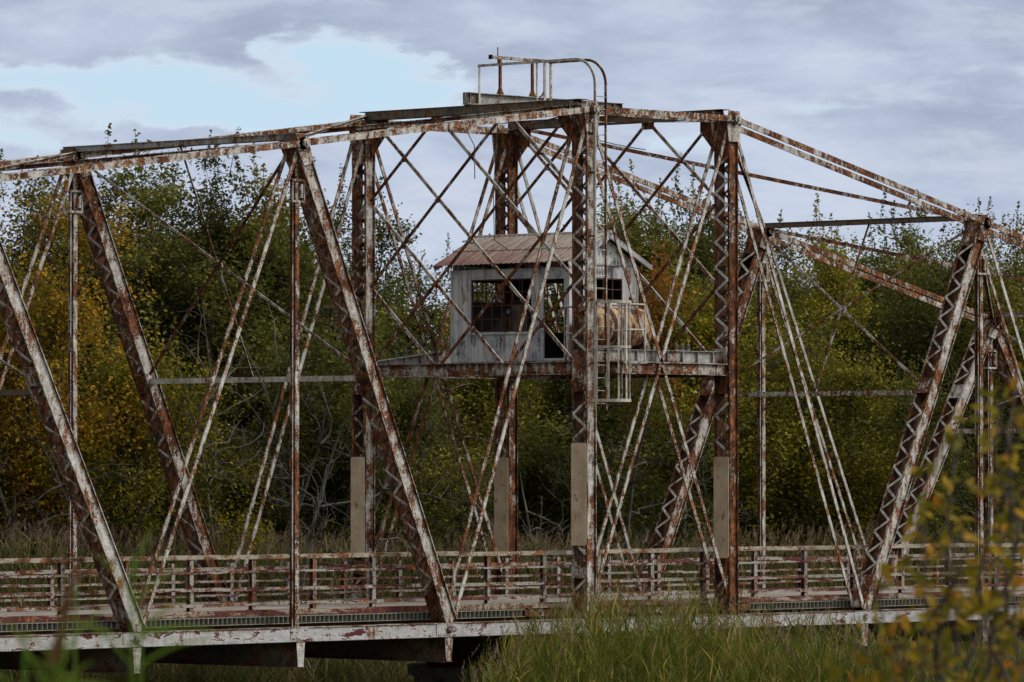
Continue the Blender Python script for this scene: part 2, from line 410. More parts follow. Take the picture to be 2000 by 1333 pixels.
# ------------------------------------------------------------------ transverse frames
def xbeam(name, x, y0, y1, z0, z1, mat, depth=.16, parent=bridge):
    """I-beam running across the bridge"""
    m = MB(); m.box(x-.008,x+.008,y0,y1,z0+.0145,z1-.0145); m.box(x-depth/2,x+depth/2,y0,y1,z1-.014,z1); m.box(x-depth/2,x+depth/2,y0,y1,z0,z0+.014)
    return m.build(name, mat, parent)
def lbeam(name, y, x0, x1, z0, z1, mat, depth=.16, parent=bridge, stiff=0):
    m = MB(); m.box(x0,x1,y-.008,y+.008,z0+.0145,z1-.0145); m.box(x0,x1,y-depth/2,y+depth/2,z1-.014,z1); m.box(x0,x1,y-depth/2,y+depth/2,z0,z0+.014)
    if stiff:
        k = x0+stiff
        while k < x1-.1: m.box(k-.007,k+.007,y-depth/2+.005,y+depth/2-.005,z0+.015,z1-.015); k += stiff
    return m.build(name, mat, parent)

Y0, Y1 = .212, W-.212
for x in (XN['L0'], XN['R0']):
    # top strut: double angle box
    m = MB(); m.box(x-.17,x+.17,Y0-.2,Y1+.2,12.235,12.249); m.box(x-.15,x-.136,Y0,Y1,12.05,12.234); m.box(x+.136,x+.15,Y0,Y1,12.05,12.234)
    m.box(x-.15,x-.07,Y0,Y1,12.036,12.049); m.box(x+.07,x+.15,Y0,Y1,12.036,12.049)
    m.build('portal_strut', M['dark'], bridge)
    # knee gussets
    for (yy, s) in ((Y0,1),(Y1,-1)):
        m = MB(); m.prism([(x,yy,12.04),(x,yy+s*.62,12.04),(x,yy+s*.62,11.72),(x,yy,11.05)],(.014,0,0))
        for i in range(5): m.rivet((x-.007,yy+s*.07,11.2+i*.17),(-1,0,0)); m.rivet((x-.007,yy+s*(.1+i*.11),11.95),(-1,0,0))
        m.build('knee_gusset', M['brown'], bridge)
    for yy in (2.54, 4.8): m = MB(); m.box(x-.007,x+.007,yy-.2,yy+.2,11.86,12.035); m.build('strut_gusset', M['paint'], bridge)
    # lattice
    yl = [((2.54,12.03),(.3,10.05)),((4.8,12.03),(.3,7.95)),((6.95,12.0),(.3,5.98)),((7.0,9.93),(2.66,6.0)),((7.0,7.87),(4.92,6.0))]
    for mir in (0,1):
        for i,(a,b) in enumerate(yl):
            ya, za = a; yb, zb = b
            if mir: ya, yb = W+.04-ya, W+.04-yb
            m = MB(); o = -.032 if mir else .032
            d = Vector((0,yb-ya,zb-za)).normalized()
            p0, p1 = Vector((x+o,ya,za)), Vector((x+o,yb,zb))
            if i == 2: p0 += d*.45
            flatbar(m, p0, p1, .085, .012, (1,0,0)); n = d.cross(Vector((1,0,0)))
            m.boxa((p0+p1)/2+n*.036+Vector((-.018 if not mir else .018,0,0))*0+Vector((o*.55,0,0)), d*((p1-p0).length/2-.004), n*.006, Vector((.012,0,0)))
            m.build('lattice_bar', M['paint'] if not mir else M['rusty'], bridge)
    for j in range(5):
        for i in range(-2,3):
            yy = W/2+.02+1.13*i; zz = 12.06-1.03*(j+1)
            if (j+i)%2 == 0: m = MB(); m.disc((x,yy,zz),(1,0,0),.055,.078,8); m.build('lattice_plate', M['mixed'], bridge)
    # platform cross beam
    xbeam('platform_beam', x, Y0, Y1, 5.74, 6.05, M['paint'], .22)
for y, x0, x1 in ((-.12,XN['L0']+.19,XN['R0']-.19),(W+.12,XN['L0']+.19,XN['R0']-.19)):
    lbeam('platform_beam', y, x0, x1, 5.77, 6.05, M['mixed'], .18)
# main girders carrying the platform, above the beams
lbeam('platform_girder', 0.02, XN['L0']+.19, XN['R0']-.2, 6.055, 6.35, M['grey'], .16, stiff=.55)
m = MB(); yg = W-.02
m.prism([(XN['L0']+.19,yg,6.06),(.0,yg,6.06),(.0,yg,6.40),(XN['L0']+.19,yg,6.11)],(0,.012,0))
m.prism([(XN['L0']+.19,yg,6.11),(.0,yg,6.40),(.0,yg,6.414),(XN['L0']+.19,yg,6.124)],(0,.17,0))
m.box(.0,XN['R0']-.2,yg-.006,yg+.006,6.06,6.40); m.box(.0,XN['R0']-.2,yg-.085,yg+.085,6.40,6.414)
for k in (-1.75,-1.2,-.65,-.1): m.box(k-.007,k+.007,yg-.075,yg+.075,6.065,6.13+(k+2.4)*.118)
m.build('platform_girder', M['grey'], bridge)
# joists under the house
for x in (-1.5,-.5,.5,1.5): xbeam('platform_joist', x, .14, W-.16, 5.8, 6.04, M['dark'], .12)

def sway(u, l, zc, ztop, top_mat, low_mat):
    """inclined sway frame between the two inclined posts"""
    def P(y, z):
        t = (z-0.)/(ZT[u]-0.); return Vector((XN[l]+(XN[u]-XN[l])*t, y, z))
    d = (Un(u,0)-Bn(l,0)).normalized(); n = d.cross(Vector((0,1,0)))
    # top strut: shallow channel with a cover plate
    x = XN[u]; z = ztop
    m = MB(); m.box(x-.16,x+.16,-.2,W+.2,z,z+.013); m.box(x-.14,x-.127,Y0,Y1,z-.12,z-.001); m.box(x+.127,x+.14,Y0,Y1,z-.12,z-.001)
    m.build('top_strut', top_mat, bridge)
    # head plates joining the strut to the node
    for yy in (0., W):
        m = MB(); m.box(x-.145,x+.145,yy-.19,yy+.19,ZT[u]-.05,z-.004); m.build('node_block', M['dark'], bridge)
    m = MB(); p0 = P(Y0, zc); p1 = P(Y1, zc)
    m.boxa((p0+p1)/2, Vector((0,(Y1-Y0)/2,0)), Vector((.09,0,0)), Vector((0,0,.006)))
    m.boxa((p0+p1)/2+Vector((-.084,0,-.062)), Vector((0,(Y1-Y0)/2,0)), Vector((.006,0,0)), Vector((0,0,.055)))
    m.boxa((p0+p1)/2+Vector((.084,0,-.062)), Vector((0,(Y1-Y0)/2,0)), Vector((.006,0,0)), Vector((0,0,.055)))
    m.build('sway_strut', low_mat, bridge)
    mid = (zc+z-.1)/2+.02
    zt = z-.35
    for (ya,yb,o) in ((Y0,Y1,.035),(Y1,Y0,-.035)):
        m = MB(); flatbar(m, P(ya,zt)+n*o, P(yb,zc+.12)+n*o, .075, .012, n)
        m.boxa((P(ya,zt)+P(yb,zc+.12))/2+n*(o*.45), (P(yb,zc+.12)-P(ya,zt))/2*.995, n*.01, (P(yb,zc+.12)-P(ya,zt)).cross(n).normalized()*.006)
        m.build('sway_brace', M['mixed'] if o>0 else M['paint'], bridge)
    m = MB(); flatbar(m, P(W/2,z-.1), P(W/2+.06,zc), .06, .012, n); m.build('sway_brace', M['mixed'], bridge)
    m = MB(); m.boxa(P(W/2,(zt+zc+.12)/2), d*.11, Vector((0,.11,0)), n*.02); m.build('sway_plate', M['paint'], bridge)
sway('L2','L1',5.62,10.98,M['grey'],M['cream'])
sway('R2','R1',5.5,10.0,M['dark'],M['paint'])
sway('L4','L3',5.2,9.75,M['grey'],M['dark'])
sway('R4','R3',4.6,7.82,M['paint'],M['paint'])

# lateral bracing between the upper chords
for (a,b,za,zb) in (('L0','L2',12.2,10.9),('L2','L4',10.9,9.7),('R0','R2',12.2,9.93),('R2','R4',9.93,7.75)):
    for (ya,yb) in ((0,W),(W,0)):
        m = MB(); dz = .05 if ya == 0 else 0
        p0 = Vector((XN[a],ya+(.12 if ya==0 else -.12),za-.02-dz)); p1 = Vector((XN[b],yb+(.12 if yb==0 else -.12),zb-.02-dz))
        d = (p1-p0).normalized(); n = d.cross(Vector((0,0,1))).normalized(); up = n.cross(d)
        m.boxa((p0+p1)/2, d*((p1-p0).length/2), n*.05, up*.006); m.boxa((p0+p1)/2+n*.046-up*.05, d*((p1-p0).length/2), n*.005, up*.043)
        m.build('lateral_brace', M['mixed'] if b[0]=='L' else M['rusty'], bridge)
for (ya,yb) in ((.2,W-.2),(W-.2,.2)):
    m = MB(); dz = .0 if ya<1 else .05; m.bar((XN['L0']+.15,ya,12.0-dz),(XN['R0']-.15,yb,12.0-dz),.09,.014); m.build('lateral_brace', M['mixed'], bridge)

# central beam on the tower top, its small signal frame
cb = MB(); cb.box(-2.81,2.81,W/2-.008,W/2+.008,12.31,12.55); cb.box(-2.81,2.81,W/2-.1,W/2+.1,12.55,12.566); cb.box(-2.81,2.81,W/2-.1,W/2+.1,12.27,12.31)
for k in (-2.74,-2.45,2.45,2.74): cb.box(k-.007,k+.007,W/2-.09,W/2+.09,12.311,12.549)
cb.box(-2.82,-2.811,W/2-.09,W/2+.09,12.31,12.55)
cb.build('tower_top_beam', M['grey'], bridge)
kk = MB(); 
for x in (-2.6,2.54): kk.box(x-.13,x+.13,W/2-.14,W/2+.14,12.25,12.269)
kk.build('beam_seat', M['dark'], bridge)

sf = thing('signal_frame', 'thin rusty steel frame with a spike standing on the topmost beam of the tower', 'signal frame', (0,0,12.566))
def loc(m, o, name, mat, **k):   # build with world verts under a thing placed at o
    off = Vector(o.location); m.v = [(v[0]-off.x, v[1]-off.y, v[2]-off.z) for v in m.v]
    return m.build(name, mat, o, **k)
m = MB(); m.box(-1.95,.12,W/2-.035,W/2+.035,13.43,13.50); m.box(-1.95,-1.93,W/2-.06,W/2+.06,13.41,13.52); loc(m, sf, 'crossbar', M['mixed'])
for x in (-1.6,-.45):
    m = MB(); m.box(x-.03,x+.03,W/2-.03,W/2+.03,12.57,13.425); m.prism([(x-.13,W/2,12.57),(x+.13,W/2,12.57),(x+.035,W/2,12.75),(x-.035,W/2,12.75)],(0,.02,0)); loc(m, sf, 'upright', M['brown'])
m = MB(); m.tube([(-1.62,W/2+.06,13.3),(-1.62,W/2+.06,13.72)],.014,6); loc(m, sf, 'spike', M['brown'])
m = MB(); m.tube([(-.2,W/2,12.57),(-.1,W/2,12.62),(-.02,W/2,12.75),(.02,W/2,12.9)],.022,6); loc(m, sf, 'bent_hook', M['brown'])

# ------------------------------------------------------------------ floor system
for i,k in enumerate(('L5','L4','L3','L2','L1','L0','R0','R1','R2','R3','R4','R5')):
    x = XN[k] - (.1 if k[1] in '13' else 0); d = .36
    m = MB(); m.box(x-.008,x+.008,-.1,W+.1,-.90,-.356); m.box(x-.15,x+.15,-.18,W+.18,-.916,-.9005); m.box(x-.15,x+.15,-.1,W+.1,-.366,-.3525)
    f = m.build('floor_beam', M['dark'], bridge)
    for yy in (-.2, W+.2):
        m = MB(); s = -1 if yy < 0 else 1
        m.prism([(x-.13,yy,-.351),(x+.13,yy,-.351),(x+.085,yy,-.90),(x-.085,yy,-.90)],(0,.016,0))
        for j in range(5): m.rivet((x-.05,yy+s*.008,-.42-.1*j),(0,s,0),.014); m.rivet((x+.05,yy+s*.008,-.42-.1*j),(0,s,0),.014)
        m.build('end_plate', M['paint'], f)
for y in (1.0,2.3,3.65,5.0,6.3):
    m = MB(); m.box(-30,30,y-.01,y+.01,-.33,.03); m.box(-30,30,y-.07,y+.07,.031,.043); m.build('stringer', M['dark'], bridge)
# open grating: slab of cross bars seen on edge
def grating(x0, x1):
    m = MB(); m.box(x0,x1,.5,W-.5,.06,.20)
    m.build('deck_grating', M['deckdark'], bridge)
    e = MB()
    for (ya,yb) in ((.43,.499),(W-.499,W-.43)):
        e.box(x0,x1,ya,yb,.045,.058); e.box(x0,x1,ya,yb,.206,.218)
        k = x0+.02
        while k < x1: e.box(k-.006,k+.006,ya,yb,.059,.205); k += .145
        k = x0+.02
        while k < x1: e.box(k-.007,k+.007,ya+.002,yb-.002,.219,.234); k += .072
    e.build('grating_edge', M['grate'], bridge)
grating(-30,-4.2); grating(3.9,30)
m = MB(); m.box(-4.2,3.9,.42,W-.42,.05,.2); m.build('pivot_deck', M['brown'], bridge)
for (ya,yb) in ((.52,.68),(W-.68,W-.52)):
    m = MB(); m.box(-30,30,ya,yb,.352,.366)
    m.box(-30,30,ya,ya+.012,.236,.351); m.box(-30,30,yb-.012,yb,.236,.351)
    m.build('curb', M['curb'], bridge)
# pale wheel guard strip and paving between the curbs
m = MB(); m.box(-30,30,.70,W-.70,.236,.26); m.build('roadway', simple('weathered_roadway',(.13,.115,.10),(.3,.27,.23),3,.9,.3,(.25,1,1)), bridge)
for (a,b) in ((.8,.95),(W-.95,W-.8)):
    m = MB(); m.box(-30,30,a,b,.262,.34); m.build('wheel_guard', M['rail'], bridge)

# ------------------------------------------------------------------ railings
def railing(label, y, s, x_first, n, rails, ztop, posth):
    t = thing('bridge_railing', label, 'railing', (x_first, y, .366))
    for (zc, hh, dd, top) in rails:
        m = MB()
        x = x_first-1
        while x < x_first+n*1.915:
            x2 = x+3.83; jz = random.uniform(-.012,.012); jy = 0
            if top: m.boxa(((x+x2)/2,y,zc+jz),Vector(((x2-x)/2-.003,0,0)),Vector((0,dd/2,0)),Vector((0,0,.006))); m.boxa(((x+x2)/2,y+s*(dd/2-.006),zc-hh/2-.007+jz),Vector(((x2-x)/2-.003,0,0)),Vector((0,.005,0)),Vector((0,0,hh/2)))
            else:
                m.boxa(((x+x2)/2,y+s*.075,zc+jz),Vector(((x2-x)/2-.003,0,0)),Vector((0,.004,0)),Vector((0,0,hh/2)))
                m.boxa(((x+x2)/2,y+s*.045,zc+hh/2-.004+jz),Vector(((x2-x)/2-.003,0,0)),Vector((0,.026,0)),Vector((0,0,.004)))
            x = x2
        loc(m, t, 'top_rail' if top else 'rail', M['railtop' if top else 'rail'])
    for i in range(n):
        x = x_first+1.915*i
        m = MB(); m.box(x-.055,x+.055,y+.05,y+.06,.367,posth); m.box(x-.055,x+.055,y-.06,y-.05,.367,posth); m.box(x-.006,x+.006,y-.049,y+.049,.367,posth-.002)
        m.box(x-.09,x+.09,y-.075,y+.075,.3665,.378)
        loc(m, t, 'post', M['post'])
    return t
random.seed(5)
railing('near side deck railing, peeling beige and maroon, with a wide flat top rail', .6, -1, -3.45-1.91*13, 29,
        ((1.585,.085,.17,True),(1.215,.05,.1,False),(.83,.075,.1,False),(.50,.07,.1,False)), 1.6, 1.5)
railing('lower railing along the far side of the deck, pale posts seen through the near railing', W-.6, -1, -13.46-1.915*6, 29,
        ((1.14,.085,.1,False),(.84,.055,.1,False),(.52,.055,.1,False)), 1.28, 1.28)

# ------------------------------------------------------------------ control house on the platform
def siding(name, seed):
    m, n, out = material(name)
    g = n.new('ShaderNodeNewGeometry'); pos = g.outputs['Position']
    at_ = n.new('ShaderNodeAttribute'); at_.attribute_name = 'rnd'
    n1 = n.noise(pos, 1.6, 5, .6); n2 = n.noise(n.vscale(pos,(1,1,.3)), 13, 5, .65); n3 = n.noise(pos, 45, 3, .6); n4 = n.noise(n.vscale(pos,(1,1,.22)), 5, 4, .6)
    a = n.math('MULTIPLY_ADD', n.math('SUBTRACT', n1, .5), 1.0, -.2)
    a = n.math('MULTIPLY_ADD', n.math('SUBTRACT', n2, .5), 1.1, a)
    sep = n.new('ShaderNodeSeparateXYZ'); n.put(sep.inputs[0], g.outputs['Normal'])
    a = n.math('MULTIPLY_ADD', n.math('MAXIMUM', n.math('MULTIPLY', sep.outputs[1], -1), 0), .09, a)
    peel = n.step(a, -.02, .02)
    pc = n.mix(at_.outputs['Fac'], (.42,.435,.455), (.58,.585,.585))
    pc = n.mix(n.step(n1, .52, .6), pc, (.33,.35,.40))
    pc = n.mix(n.math('MULTIPLY', n.step(n4, .57, .66), .75), pc, (.25,.13,.07))
    wood = n.ramp(n2, [(.35,(.035,.033,.033)),(.65,(.12,.115,.12))])
    col = n.mix(peel, pc, wood)
    principled(n, out, col, .85, 0, n.math('ADD', n.math('MULTIPLY', peel, -.7), n.math('MULTIPLY', n3, .4)), .5, .008, .2)
    return m
M['siding'] = siding('peeling_board_siding', 1)
def roofmat():
    m, n, out = material('rusted_corrugated_iron')
    g = n.new('ShaderNodeNewGeometry'); pos = g.outputs['Position']
    sp = n.new('ShaderNodeSeparateXYZ'); n.put(sp.inputs[0], pos)
    low = n.math('DIVIDE', n.math('SUBTRACT', 9.2, sp.outputs[2]), .8)           # 0 at the ridge, 1 at the eave
    far = n.math('DIVIDE', n.math('SUBTRACT', sp.outputs[1], 1.5), 4.5)
    n1 = n.noise(n.vscale(pos,(.35,2.2,.35)), 2.6, 5, .65); n2 = n.noise(n.vscale(pos,(.8,3.4,.8)), 9, 4, .7)
    f = n.math('MULTIPLY_ADD', low, .30, n.math('MULTIPLY_ADD', far, .22, n.math('MULTIPLY_ADD', n1, .9, n.math('MULTIPLY', n2, .5))))
    col = n.ramp(n.math('MULTIPLY', f, .72), [(.46,(.40,.37,.34)),(.60,(.32,.28,.245)),(.74,(.21,.13,.11)),(.9,(.13,.05,.045))])
    col = n.mix(n.math('MULTIPLY', n.step(n2, .56, .7), .7), col, (.06,.03,.025))
    principled(n, out, col, .75, 0, n2, .3, .006, .3); return m
M['roof'] = roofmat()

hs = thing('control_house', 'weathered grey board control house with a rusty corrugated roof on the high platform', 'house', (0, 3.675, 6.06))
HX, HY0, HY1, HZ0, HZ1 = 1.2, 1.75, 5.6, 6.12, 8.36
RIDGE = 9.16
def boards(axis, fixed, a0, a1, topf, openings, out, name, seed):
    """vertical boards along an axis; openings = (a0,a1,z0,z1)"""
    rr = random.Random(seed); m = MB(); vals = []; edges = sorted(set([a0,a1]+[o[0] for o in openings]+[o[1] for o in openings]))
    xs = [a0]; x = a0
    while x < a1-.05:
        x += .148; nx = min(x, a1)
        for e in edges:
            if xs[-1] < e < nx+.03 and abs(e-nx) < .075: nx = e
        if nx-xs[-1] > .02: xs.append(nx)
        x = nx
    if xs[-1] < a1-.001: xs.append(a1)
    for p, q in zip(xs[:-1], xs[1:]):
        mid = (p+q)/2; segs = [(HZ0-.06+rr.uniform(-.015,.01), topf(mid))]
        for (o0,o1,z0,z1) in openings:
            if o0-.001 < mid < o1+.001:
                ns = []
                for (s0,s1) in segs:
                    if z0 > s0: ns.append((s0, min(z0,s1)))
                    if z1 < s1: ns.append((max(z1,s0), s1))
                segs = ns
        t = rr.uniform(0,.008); v = rr.random()
        for (s0,s1) in segs:
            if s1-s0 < .03: continue
            f0, f1 = fixed, fixed+out*(.018+t)
            if axis == 'y': m.box(min(f0,f1),max(f0,f1),p+.005,q-.005,s0,s1)
            else: m.box(p+.005,q-.005,min(f0,f1),max(f0,f1),s0,s1)
            vals += [v]*6
    # backing so the joints read as dark lines
    off = Vector(hs.location); m.v = [(v_[0]-off.x, v_[1]-off.y, v_[2]-off.z) for v_ in m.v]
    o = m.build(name, M['siding'], hs)
    at_ = o.data.attributes.new('rnd','FLOAT','FACE'); at_.data.foreach_set('value', vals)
    return o
def backing(axis, fixed, a0, a1, z1, openings, parent, th=.02):
    m = MB(); ed = sorted(set([a0,a1]+[o[0] for o in openings]+[o[1] for o in openings]))
    for p, q in zip(ed[:-1], ed[1:]):
        segs = [(HZ0, z1)]
        for (o0,o1,z0,zt) in openings:
            if o0-.001 < (p+q)/2 < o1+.001:
                ns = []
                for s0,s1 in segs:
                    if z0 > s0: ns.append((s0,z0))
                    if zt < s1: ns.append((zt,s1))
                segs = ns
        for s0,s1 in segs:
            if axis == 'y': m.box(fixed-th/2,fixed+th/2,p,q,s0,s1)
            else: m.box(p,q,fixed-th/2,fixed+th/2,s0,s1)
    off = Vector(hs.location); m.v = [(v_[0]-off.x, v_[1]-off.y, v_[2]-off.z) for v_ in m.v]
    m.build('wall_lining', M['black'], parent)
opL = [(2.95,4.96,6.83,8.12),(1.88,2.56,6.17,8.08)]
opR = [(3.0,5.0,6.83,8.12)]
opN = [(-.68,.68,7.58,8.12)]
flat = lambda a: HZ1
gab = lambda a: HZ1+(RIDGE-HZ1-.03)*(1-abs(a)/HX) if True else 0
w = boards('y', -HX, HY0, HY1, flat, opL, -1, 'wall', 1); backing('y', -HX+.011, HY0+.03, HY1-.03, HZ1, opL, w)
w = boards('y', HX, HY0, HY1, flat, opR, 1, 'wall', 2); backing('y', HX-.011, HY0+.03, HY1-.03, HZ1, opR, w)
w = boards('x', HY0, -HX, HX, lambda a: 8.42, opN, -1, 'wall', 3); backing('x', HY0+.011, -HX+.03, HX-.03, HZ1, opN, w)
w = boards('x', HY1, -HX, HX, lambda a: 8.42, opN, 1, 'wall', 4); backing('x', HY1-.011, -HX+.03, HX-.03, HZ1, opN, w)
for (yy, s) in ((HY0,-1),(HY1,1)):      # gable boards above a drip strip
    m = MB(); x = -HX; vals = []
    rr = random.Random(9)
    while x < HX-.01:
        x2 = min(x+.15, HX); za = 8.455; z1_, z2_ = (RIDGE-.8*abs(x)/1.5*1.0-.03), (RIDGE-.8*abs(x2)/1.5-.03)
        d = .028+rr.uniform(0,.006)
        if max(z1_,z2_) > za+.01:
            p = [(x+.004,yy+s*d/2,za),(x2-.004,yy+s*d/2,za),(x2-.004,yy+s*d/2,max(z2_,za+.005)),(x+.004,yy+s*d/2,max(z1_,za+.005))]
            m.prism(p,(0,d,0)); vals += [rr.random()]*6
        x = x2
    off = Vector(hs.location); m.v = [(v_[0]-off.x, v_[1]-off.y, v_[2]-off.z) for v_ in m.v]
    o = m.build('gable', M['siding'], hs); at_ = o.data.attributes.new('rnd','FLOAT','FACE'); at_.data.foreach_set('value', vals)
    m = MB(); m.box(-HX-.02,HX+.02,*sorted((yy+s*.03,yy+s*.055)),8.425,8.453); loc(m, hs, 'drip_strip', M['grey'])
# floor and ceiling
m = MB(); m.box(-HX-.03,HX+.03,HY0-.03,HY1+.03,6.062,6.118); loc(m, hs, 'floor', M['grey'])
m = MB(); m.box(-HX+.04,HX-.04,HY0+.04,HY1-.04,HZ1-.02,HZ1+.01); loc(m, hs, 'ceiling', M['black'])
# roof: corrugated sheets on both slopes
def roof_slope(s):
    ya, yb = 1.48, 5.97; ny = 240; vs = []; fs = []; rr = random.Random(3+s)
    rows = [0, .35, .52, .521, .8, 1.0]
    drop = .74; run = 1.52
    nrm = Vector((s*drop, 0, run)).normalized()
    for r_i, r in enumerate(rows):
        for i in range(ny+1):
            y = ya+(yb-ya)*i/ny
            sheet = int((y-ya)/.75); jr = ((sheet*7919)%13)/13-.5
            k = r + (jr*.05 + rr.uniform(-.006,.006) if r == 1.0 else 0)
            p = Vector((s*run*k, y, 9.215-drop*k)); h = .024*abs(math.sin(math.pi*(y-ya)/.165))**.8-.012+(.018 if r <= .52 else 0)+jr*.014*r
            vs.append(p+nrm*h)
    for r in range(len(rows)-1):
        for i in range(ny): a = r*(ny+1)+i; fs.append((a,a+1,a+ny+2,a+ny+1))
    m = MB(); m.add(vs, fs); o = loc(m, hs, 'roof', M['roof'], smooth=False)
    sm = o.modifiers.new('sheet','SOLIDIFY'); sm.thickness = .006
    # rafters and barge boards
    for yy in (1.50, 5.95):
        b = MB(); p0 = Vector((s*.008,yy,9.13)); p1 = Vector((s*1.5,yy,9.13-.74*1.5/1.52)); b.bar(p0,p1,.03,.12,(0,1,0))
        loc(b, hs, 'barge_board', M['siding'])
    for q in range(6):
        b = MB(); yy = 1.8+q*.75; p0 = Vector((s*.03,yy,9.12)); p1 = Vector((s*1.42,yy,9.12-.74*1.39/1.52)); b.bar(p0,p1,.04,.07,(0,1,0))
        loc(b, hs, 'rafter', M['black'])
roof_slope(1); roof_slope(-1)
m = MB(); m.tube([(0,1.46,9.225),(0,5.99,9.225)], .045, 8); loc(m, hs, 'ridge_cap', M['roof'])
# windows: steel frames with glazing bars, all glass gone
def window(axis, fixed, a0, a1, z0, z1, cols, rows, miss, seed, mat='munt'):
    rr = random.Random(seed); m = MB()
    def b(p0,p1,q0,q1,d=.02):
        if axis == 'y': m.box(fixed-d,fixed+d,p0,p1,q0,q1)
        else: m.box(p0,p1,fixed-d,fixed+d,q0,q1)
    b(a0,a1,z0,z0+.035); b(a0,a1,z1-.035,z1); b(a0,a0+.03,z0+.035,z1-.035); b(a1-.03,a1,z0+.035,z1-.035)
    f = loc(m, hs, 'window', M['munt'])
    m = MB()
    for i in range(1,cols):
        a = a0+(a1-a0)*i/cols
        for j in range(rows):
            if (i,j,'v') in miss: continue
            q0, q1 = z0+(z1-z0)*j/rows+.012, z0+(z1-z0)*(j+1)/rows-.012
            b(a-.011,a+.011,max(q0,z0+.036),min(q1,z1-.036),.011)
    for j in range(1,rows):
        z = z0+(z1-z0)*j/rows
        for i in range(cols):
            if (i,j,'h') in miss: continue
            b(max(a0+(a1-a0)*i/cols,a0+.031),min(a0+(a1-a0)*(i+1)/cols-.001,a1-.031),z-.0115,z+.0115,.0115)
    off = Vector(hs.location); m.v = [(v_[0]-off.x, v_[1]-off.y, v_[2]-off.z) for v_ in m.v]
    m.build('glazing_bars', M['munt'], f)
window('y', -HX-.005, 2.95, 4.96, 6.83, 8.12, 6, 4, {(1,1,'v'),(4,3,'v')}, 1)
window('y', HX+.005, 3.0, 5.0, 6.83, 8.12, 6, 4, {}, 2)
window('x', HY0-.005, -.68, .68, 7.58, 8.12, 4, 2, {}, 3)
window('x', HY1+.005, -.68, .68, 7.58, 8.12, 4, 2, {}, 4)
# trim
m = MB()
for (yy) in (2.90,4.965): m.box(-HX-.045,-HX-.03,yy,yy+.045,6.80,8.16)
m.box(-HX-.045,-HX-.03,2.90,5.01,8.161,8.20); m.box(-HX-.06,-HX-.03,2.88,5.03,6.77,6.799)
loc(m, hs, 'window_trim', M['siding'])
m = MB()
for yy in (1.83,2.562): m.box(-HX-.05,-HX-.03,yy,yy+.05,6.13,8.08)
m.box(-HX-.05,-HX-.03,1.83,2.612,8.081,8.13); loc(m, hs, 'door_frame', M['siding'])
m = MB(); m.box(-HX+.03,-HX+.66,1.80,1.835,6.15,8.05)    # door standing open inwards
dr = loc(m, hs, 'door', M['siding'])
m = MB(); m.box(-HX-.3,-HX-.03,1.75,3.9,6.062,6.112); loc(m, hs, 'door_step', M['grey'])
for (x,yy) in ((-HX-.03,HY1+.02),(-HX-.03,HY0-.02),(HX+.03,HY0-.02),(HX+.03,HY1+.02)):
    m = MB(); m.box(x-.02,x+.02,yy-.02,yy+.02,6.1,HZ1); loc(m, hs, 'corner_board', M['siding'])

cab = thing('control_cabinet', 'dark control cabinet standing behind the big window inside the house', 'cabinet', (-.35,3.55,6.12))
m = MB(); m.box(-.9,-.5,3.35,3.95,6.125,7.62); loc(m, cab, 'body', M['black'], bevel=.01)
m = MB(); m.box(-.915,-.902,3.4,3.9,6.3,7.5); m.box(-.94,-.916,3.5,3.53,6.8,7.0); loc(m, cab, 'door', M['dark'])
lv = thing('switch_stand', 'reddish brown switch stand with a pale dial seen through the big window', 'switch stand', (-.55,4.25,6.12))
m = MB(); m.box(-.6,-.5,4.2,4.30,6.125,7.95); loc(m, lv, 'column', M['brown'])
m = MB(); m.disc((-.62,4.27,7.35),(1,0,0),.06,.05,14); loc(m, lv, 'dial', M['grey'])

# ------------------------------------------------------------------ storage tank beside the gable
tk = thing('storage_tank', 'rust streaked horizontal steel tank beside the gable of the control house', 'tank', (-.3,1.08,6.06))
m = MB(); ring = []; prof = [(-1.36,.05),(-1.35,.25),(-1.33,.44),(-1.30,.5),(-1.26,.515),(-.62,.515),(-.61,.522),(-.58,.522),(-.57,.515),(.02,.515),(.03,.522),(.06,.522),(.07,.515),(.62,.515),(.70,.50),(.76,.42),(.79,.25),(.80,.05)]
base = len(m.v); nn = 40
for (x,r) in prof:
    for k in range(nn):
        t = 2*math.pi*k/nn; m.v.append((x-.12*(x>0),1.12+.93*r*math.cos(t),6.90+.96*r*math.sin(t)))
for i in range(len(prof)-1):
    for k in range(nn):
        k2=(k+1)%nn; m.f.append((i*nn+k,i*nn+k2,(i+1)*nn+k2,(i+1)*nn+k))
m.f.append(tuple(range(nn))[::-1]); m.f.append(tuple((len(prof)-1)*nn+k for k in range(nn)))
def tankmat():
    mm, n, out = material('rust_streaked_tank'); g = n.new('ShaderNodeNewGeometry'); pos = g.outputs['Position']
    n1 = n.noise(n.vscale(pos,(1,.16,.16)), 6.5, 6, .7, .35); n2 = n.noise(pos, 4.5, 6, .7); n3 = n.noise(pos, 30, 3, .6)
    f = n.math('ADD', n.math('MULTIPLY', n1, .62), n.math('MULTIPLY', n2, .42))
    col = n.ramp(f, [(.46,(.42,.31,.19)),(.505,(.34,.20,.11)),(.53,(.17,.06,.028)),(.57,(.03,.015,.012))])
    col = n.mix(n.math('MULTIPLY', n.step(n3,.5,.65), .4), col, (.1,.05,.03))
    principled(n, out, col, .75, 0, n3, .4, .008, .25); return mm
tb = loc(m, tk, 'shell', tankmat(), smooth=True)
m = MB(); m.tube([(.3,1.08,7.43),(.3,1.08,7.62)],.05,10); m.tube([(.3,1.08,7.6),(.3,1.08,7.64)],.08,10); loc(m, tk, 'filler_neck', M['rusty'])
